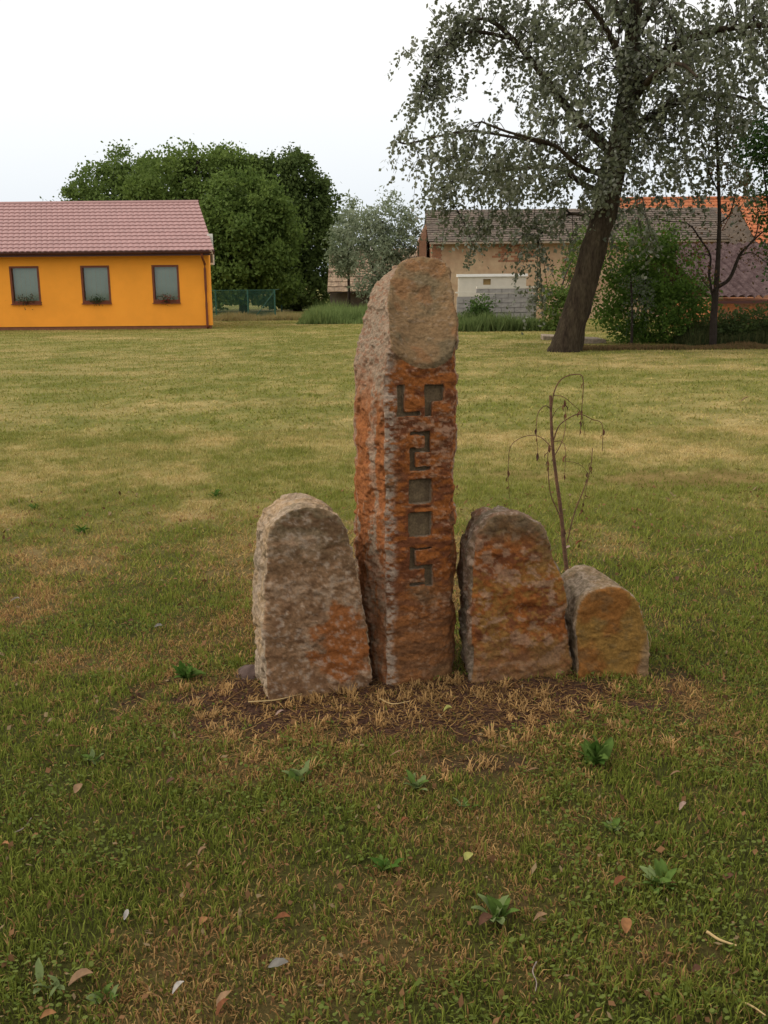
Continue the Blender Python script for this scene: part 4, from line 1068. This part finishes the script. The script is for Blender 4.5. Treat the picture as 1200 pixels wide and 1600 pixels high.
while x_ < fx[2]:
    for sgn in (1, -1):
        xa_, xb_ = (x_, x_+fh) if sgn > 0 else (x_+fh, x_)
        z0_, z1_ = 0.05, fh
        if max(xa_, xb_) <= fx[2] and min(xa_, xb_) >= fx[0]-1.5: strip((xa_, 0, z0_), (xb_, 0, z1_))
        else:
            lo, hi = fx[0]-1.5, fx[2]
            ta = np.clip([(lo-xa_)/(xb_-xa_), (hi-xa_)/(xb_-xa_)], 0, 1); ta.sort()
            if ta[1]-ta[0] > .02: strip((xa_+(xb_-xa_)*ta[0], 0, z0_+(z1_-z0_)*ta[0]), (xa_+(xb_-xa_)*ta[1], 0, z0_+(z1_-z0_)*ta[1]))
    x_ += .075
o = np_mesh('wire_mesh', np.array(V), np.array(Fq), gm_, fen); o['kind'] = 'stuff'
# return side of the fence running back
MB().tube([(fx[2], 0, fh), (fx[2]-.6, 9, fh)], [.012, .012], 5).build('top_wire', gm_, fen)
MB().tube([(fx[2]-.6, 9, -.1), (fx[2]-.6, 9, fh)], [.035, .035], 8).build('post', gm_, fen)

# ------------------------------------------------------------------ shrubs, tall grass
def tallgrass(name, label, x0p, x1p, Y0, Y1, h, n, ca, cb, seed):
    R = np.random.default_rng(seed); y = R.uniform(Y0, Y1, n); t_ = R.random(n)
    x = np.array([atY(x0p, 490, Y0)[0]])+t_*(atY(x1p, 490, Y0)[0]-atY(x0p, 490, Y0)[0])
    hh = h*(1.9*np.clip(fbm(x*.9, y*.9, 0, 4, seed)-.18, 0, 1))*(0.6+0.6*R.random(n)); a = R.random(n)*6.28
    edge = np.minimum(t_, 1-t_)*6; hh *= np.clip(edge+.3, 0, 1)
    B = np.stack([x, y, 0*x], 1); S = np.stack([np.cos(a), np.sin(a), 0*a], 1)*.022
    Tp = B+np.stack([R.normal(0, .25, n)*hh, R.normal(0, .25, n)*hh, hh], 1)
    V = np.stack([B-S, B+S, Tp], 1).reshape(-1, 3)
    cc = mixc(np.broadcast_to(np.array(ca), (n, 3)), np.array(cb), R.random(n))
    tag(np_mesh(name, V, np.arange(n)[:, None]*3+np.arange(3), MT['grass'], col=np.repeat(cc, 3, 0)), label, 'tall grass', kind='stuff')
tallgrass('tall_grass', 'bright green reeds and weeds below the silvery tree', 462, 600, 40, 46, .8, 12000, (.13, .19, .06), (.24, .31, .11), 31)
tallgrass('tall_grass', 'uncut green weeds along the foot of the grey block wall', 700, 880, 33, 36.2, .55, 12000, (.10, .15, .045), (.19, .24, .09), 32)
tallgrass('tall_grass', 'pale dry uncut grass along the foot of the mesh fence', 325, 480, 44.5, 47, .38, 7000, (.38, .30, .15), (.28, .26, .10), 33)
tallgrass('tall_grass', 'brownish leaf litter and dry grass strip under the shrubs at right', 905, 1230, 23.5, 25.0, .14, 9000, (.20, .12, .06), (.12, .10, .04), 34)
tallgrass('tall_grass', 'rough dark grass under the hedge at the right edge', 1080, 1260, 24.6, 26.5, .75, 8000, (.035, .055, .02), (.10, .10, .04), 35)
sg = 'garden shrubs in front of the old buildings'
make_tree('shrub', 'large glossy green shrub right of the leaning trunk', 'shrub', 1010, 26.5, [(985,410,40,45),(1040,420,50,50),(1010,385,45,36),(960,450,30,45),(1010,480,68,55),(1065,470,45,55),(960,510,34,32),(1050,515,60,35),(1090,500,30,40)], (.05, .095, .016), (.13, .22, .035), 330, 55, .33, .085, 41, .06, sg, floor=.02, inner=.4)
make_tree('shrub', 'grey leaved shoots inside the large glossy shrub', 'shrub', 990, 25.4, [(1000,470,26,60),(985,430,20,40)], (.09, .11, .07), (.17, .19, .13), 30, 30, .26, .07, 42, .04, sg, floor=.02, inner=.6, asp=.35)
make_tree('hedge_bush', 'dark bush at the right edge under the brick shed', 'shrub', 1160, 25.5, [(1130,525,40,26),(1180,520,42,30),(1215,515,40,40)], (.03, .05, .015), (.08, .11, .03), 110, 50, .3, .08, 43, .05, sg, floor=.02, inner=.4)
make_tree('shrub', 'yellow green bush behind the leaning trunk on its left side', 'shrub', 868, 33, [(865,465,22,20),(882,480,24,26),(862,500,24,18),(905,390,18,40,4),(892,430,18,30,3)], (.06, .11, .02), (.14, .19, .04), 90, 40, .3, .10, 44, .04, sg, floor=.02, inner=.4)
make_tree('shrub', 'small round green bush standing before the grey block wall', 'shrub', 750, 35.5, [(750,478,14,16),(748,495,16,14)], (.045, .09, .02), (.09, .15, .035), 36, 40, .25, .09, 45, .03, sg, floor=.02, inner=.4)
make_tree('shrub', 'deep green branch of a tree entering at the right edge of the photo', 'tree', 1225, 22, [(1190,240,26,20),(1230,220,50,50),(1235,300,45,60),(1240,380,40,60)], (.02, .05, .012), (.05, .10, .02), 150, 45, .3, .08, 46, .12, None, inner=.4)
# thin dark tree with bare branches
e = empty('thin_tree', tuple(atY(1114, 545, 24.6)*np.array([1, 1, 0]))); tag(e, 'thin dark multi branched tree between the big shrub and the brick shed', 'tree')
tb = np.array(e.location); T_ = Tubes()
R = np.random.default_rng(8)
def br(pts, r0, r1, off=0):
    P = catmull([atY(a, b, 24.6+off*i/(len(pts)-1))-tb for i, (a, b) in enumerate(pts)], 5); T_.add(P, np.linspace(r0, r1, len(P)), 7, .2, 3); return P
allb = [br([(1113,555),(1115,500),(1119,450),(1122,400),(1124,340),(1122,260),(1120,190),(1126,120)], .09, .02)]
for pts, r0, off in [([(1119,450),(1140,435),(1155,400),(1168,385),(1195,360),(1225,345)], .055, -.6), ([(1117,480),(1108,430),(1110,400),(1095,375),(1075,350),(1040,345),(1005,335)], .035, .6),
                ([(1155,400),(1175,395),(1200,412)], .02, .4), ([(1122,350),(1140,335),(1150,300),(1160,270)], .02, -.4), ([(1123,300),(1108,270),(1100,230),(1085,190)], .02, .5),
                ([(1122,260),(1140,220),(1150,180)], .018, .5), ([(1110,400),(1090,395),(1070,402)], .014, .2), ([(1160,392),(1180,370),(1185,335),(1178,310)], .02, .5), ([(1118,460),(1100,440),(1085,415)], .016, -.3)]:
    allb.append(br(pts, r0, .006, off))
T_.build('trunk', MT['darkbark'], e)
C = []
for P in allb[1:]:
    for q in range(130):
        p_ = P[int(R.integers(len(P)//3, len(P)))]; C.append(p_+R.normal(0, .22, 3))
for q in range(260): C.append(allb[0][int(R.integers(18, len(allb[0])))]+R.normal(0, .3, 3))
C = np.array(C); cc = mixc(np.broadcast_to(np.array([.05, .045, .02]), (len(C), 3)), np.array([.16, .08, .035]), R.random(len(C)))
V, Fq, cc = cards(C, .075, cc, .55, 9); np_mesh('crown', V, Fq, MT['leaf'], e, cc)
MT['dustslab'] = material('dusty_slab', (.30, .24, .18), .95, nscale=3, namt=.3, color2=(.22, .17, .12))
# pale slabs and dead leaves near the trunk
for (pa, pb, lab) in (((848, 522), (880, 532), 'pale concrete slab lying at the left of the leaning trunk'), ((912, 527), (950, 537), 'pale broken slab lying between trunk and big shrub')):
    p_ = gnd(*pb); q_ = gnd(pa[0], pb[1])
    o = MB().hexa([(0, 0, -.05), (p_[0]-q_[0], .1, -.05), (p_[0]-q_[0]-.1, .8, -.05), (.05, .7, -.05), (0, 0, .13), (p_[0]-q_[0], .1, .10), (p_[0]-q_[0]-.1, .8, .12), (.05, .7, .15)]).build('concrete_slab', MT['dustslab'], bevel=.02)
    o.location = (q_[0], q_[1], 0); tag(o, lab, 'slab')

# ================================================================== THE BIG LEANING TREE
TY = 24.0
tb = gnd(884, 549); TY = tb[1]
big = empty('leaning_poplar', tuple(tb)); tag(big, 'big leaning tree with thick dark trunk and silvery drooping foliage', 'tree')
def tp(px, py, off=0.0): return atY(px, py, TY+off)-tb
trunk_pts = [tp(880, 562), tp(884, 545), tp(897, 500), tp(913, 445), tp(930, 380), tp(948, 320, .1), tp(962, 250, .2), tp(974, 190, .3), tp(985, 120, .3), tp(990, 40, .2), tp(1000, -60, 0), tp(1010, -180), tp(1015, -300)]
TP = catmull(trunk_pts, 6); tr = np.interp(np.arange(len(TP)), [0, 6, 12, 24, 36, 48, 60, 72], [.54, .38, .31, .28, .25, .20, .13, .04])
T_ = Tubes(); T_.add(TP, tr, 18, .16, 5)
T_.build('trunk', MT['bark'], big)
L_ = Tubes(); R = np.random.default_rng(77)
leafC = []; 
def limb(pts, r0, r1, n=7):
    P = catmull(pts, 6); L_.add(P, np.linspace(r0, r1, len(P)), n, .2, int(R.integers(99))); return P
named = [
 [tp(960,262,.2), tp(925,268,0), tp(893,250,-.4), tp(868,228,-.7), tp(830,216,-1), tp(790,205,-1.2), tp(752,190,-1.3)],
 [tp(868,228,-.7), tp(820,218,-.6), tp(740,205,-.5), tp(690,212,-.4), tp(640,224,-.3), tp(622,222,-.3)],
 [tp(965,245,.2), tp(905,190,.8), tp(850,120,1.2), tp(800,60,1.4), tp(760,30,1.5), tp(720,40,1.6)],
 [tp(800,60,1.4), tp(740,50,1.2), tp(700,70,1), tp(670,110,.8), tp(655,160,.7)],
 [tp(983,140,.3), tp(960,70,-.6), tp(930,20,-1), tp(890,-30,-1.4)],
 [tp(955,300,.1), tp(915,290,1), tp(870,262,2), tp(800,265,2.6), tp(730,275,3), tp(680,300,3)],
 [tp(985,130,.3), tp(1040,80,0), tp(1110,50,-.8), tp(1190,40,-1.2), tp(1260,60,-1.4)],
 [tp(970,215,.2), tp(1020,180,1), tp(1080,150,1.8), tp(1150,150,2.2), tp(1220,180,2.4)],
 [tp(980,170,.3), tp(1020,120,-1.2), tp(1060,100,-2.4), tp(1090,120,-3)],
 [tp(990,60,.2), tp(1060,-40,.8), tp(1150,-90,1.5), tp(1240,-80,2)],
 [tp(990,60,.2), tp(920,-60,1), tp(840,-90,1.6), tp(760,-70,2)],
 [tp(998,-40), tp(1050,-150,-1.4), tp(1120,-200,-2)],
 [tp(998,-40), tp(930,-160,-1), tp(860,-220,-1.4)],
 [tp(940,350,0), tp(905,335,1.2), tp(875,340,2.2), tp(840,370,2.6)],
]
lb_ = [limb(p_, r0, .02) for p_, r0 in zip(named, [.065, .035, .13, .05, .10, .08, .13, .11, .09, .09, .09, .08, .08, .05])]
# foliage masses: (px, py, spread x, spread y, depth offset, depth spread, number of strands, limb)
masses = [
 (690,95,40,38,1.0,.6,85,3),(668,150,20,26,.8,.5,40,3),(720,50,40,30,1.3,.7,75,3),(765,30,45,34,1.5,.8,95,2),(700,150,40,18,.8,.5,38,3),
 (800,90,30,30,1.4,.7,38,2),(840,40,45,45,1.2,1.2,110,2),(800,160,20,22,1,.8,6,2),
 (640,222,16,12,-.3,.3,14,1),(668,240,16,22,-.3,.4,14,1),(655,262,8,14,-.3,.3,8,1),(700,245,26,22,-.4,.6,34,1),
 (740,225,36,30,-.8,.7,60,0),(780,260,45,28,-.2,1.2,75,0),(720,285,40,26,2.6,.8,65,5),(690,305,26,20,2.8,.6,36,5),(770,290,45,26,2.4,1,60,5),
 (830,250,38,30,-.4,1.2,65,0),(860,200,30,35,-.2,1.4,45,0),(820,300,50,22,2,1,50,5),(870,290,40,26,1.2,1.2,55,5),
 (870,130,36,50,.6,1.6,95,2),(900,60,50,50,0,1.8,130,4),(920,150,38,50,.2,1.6,85,4),(910,230,36,40,.2,1.4,60,0),(935,290,25,25,.5,1,26,5),
 (960,20,50,40,-.4,1.6,100,4),(985,110,45,45,.2,1.8,90,8),(1040,30,60,45,.2,2,140,6),(1060,100,60,50,-.6,2.2,170,8),(1100,170,60,45,.6,2,150,7),
 (1040,190,45,50,1,1.6,100,7),(1120,70,60,50,-.5,2,160,6),(1180,110,50,60,0,2,110,6),(1150,190,50,40,1.4,1.4,85,7),(1010,240,40,40,.8,1.4,70,7),
 (1060,260,50,30,1.4,1.4,60,7),(1110,250,45,30,1.6,1.2,55,7),(1170,250,45,35,2,1.2,50,7),(1000,290,40,20,1,1.2,30,7),
 (1180,20,55,40,-.8,1.6,100,6),(1000,-50,120,60,0,2.4,150,9),(860,-50,80,45,1,1.8,110,10),(760,-40,60,35,1.5,1.2,60,10),
 (1150,-60,90,60,1,2,120,9),(1000,-170,120,60,-.3,2.2,110,11),(880,-170,70,50,-1,1.6,60,12),(1120,-170,80,50,-1.5,1.6,60,11),
 (1250,120,60,90,0,2,90,6),(1240,0,60,60,0,2,60,6),
 (835,360,14,40,2.4,.4,24,13),(850,430,12,45,2.4,.4,16,13),(720,340,22,22,2.9,.4,18,5),(690,350,22,20,3,.3,8,5),(760,350,25,20,2.8,.5,12,5),(870,350,20,26,1.6,.5,26,13),
 (735,395,16,20,2.8,.3,9,5),(900,370,12,30,1.8,.4,12,13),(960,340,18,30,.6,.8,20,13),(930,300,18,20,-.3,.4,14,0),
 (950,300,22,26,-.7,.3,34,0),(962,250,24,30,-.7,.3,40,0),(972,200,24,30,-.6,.3,44,8),(980,150,26,30,-.6,.3,44,8),(985,100,28,30,-.6,.3,44,8),
 (800,350,45,14,2.4,.5,40,5),(745,365,34,16,2.8,.5,26,5),(830,400,20,30,2.4,.4,26,13),(845,470,12,20,2.3,.3,14,13),(1040,330,60,16,1.6,.8,30,7),(1150,300,40,16,1.6,.8,24,7),(1000,380,30,26,-.5,.5,16,7),
 (985,330,26,24,1.2,1,20,7),(1060,300,40,18,1.5,1,20,7),
]
allP = []; allS = []
W_ = Tubes()
for (px, py, sx, sy_, of, ds, n, li) in masses:
    n = max(1, int(n*(.63 if px < 960 else .52)))
    LP = lb_[li]
    for q in range(n):
        a = px+R.normal(0, .55)*sx; b = py+R.normal(0, .55)*sy_; o_ = of+R.normal(0, .5)*ds
        p0 = tp(a, b-12, o_); k = int(R.integers(max(2, len(LP)//3), len(LP))); 
        ln = R.uniform(.45, .95); dirx = R.normal(0, .35); diry = R.normal(0, .35)
        sh_ = R.random()
        side = -1 if a < 960 else 1
        m_ = 7; tt = np.linspace(0, 1, m_)[:, None]
        S_ = p0+np.concatenate([tt*(dirx+side*.25)*ln, tt*diry*ln, (-.15*tt-.75*tt**2)*ln], 1)
        if q % 4 == 0:      # connecting twig to the limb it grows on
            j0 = LP[np.argmin(np.linalg.norm(LP-p0, axis=1))]
            md = (j0+p0)/2+np.array([0, 0, .12*np.linalg.norm(j0-p0)])
            C_ = catmull([j0, md, p0, S_[2], S_[-1]], 4); W_.add(C_, np.linspace(.010, .003, len(C_)), 4)
        kk = int(R.integers(13, 20)); u_ = R.random(kk)*(m_-1); i0 = np.minimum(u_.astype(int), m_-2); fr_ = (u_-i0)[:, None]
        pts = S_[i0]*(1-fr_)+S_[i0+1]*fr_+R.normal(0, .042, (kk, 3))
        allP.append(pts); allS.append(np.full(kk, sh_))
L_.build('limbs', MT['bark'], big).data.name = 'limbs'
W_.build('twigs', MT['darkbark'], big)
P = np.concatenate(allP); S_ = np.concatenate(allS)
t_ = np.clip(.5*S_+.5*R.random(len(P)), 0, 1)
cc = mixc(np.broadcast_to(np.array([.085, .10, .05]), (len(P), 3)), np.array([.21, .225, .15]), t_)
pale = R.random(len(P)) < .22; cc[pale] = np.array([.30, .31, .26])
V, Fq, cc = cards(P, .108, cc, .68, 78, droop=.35)
np_mesh('crown', V, Fq, MT['leaf'], big, cc)
# water shoots on the trunk
C = []
for q in range(60):
    p0 = TP[int(R.integers(24, 54))]+R.normal(0, .24, 3); C.append(p0+R.normal(0, .16, (24, 3)))
C = np.concatenate(C); V, Fq, cc = cards(C, .1, np.broadcast_to(np.array([.09, .10, .065]), (len(C), 3)), .7, 79); np_mesh('trunk_shoots', V, Fq, MT['leaf'], big, cc)['kind'] = 'stuff'

tris = 0
for o in bpy.data.objects:
    if o.type == 'MESH': tris += sum(len(p.vertices)-2 for p in []) + (len(o.data.loops)-2*len(o.data.polygons))
print('TRIS', tris, 'leaves big tree', len(P))
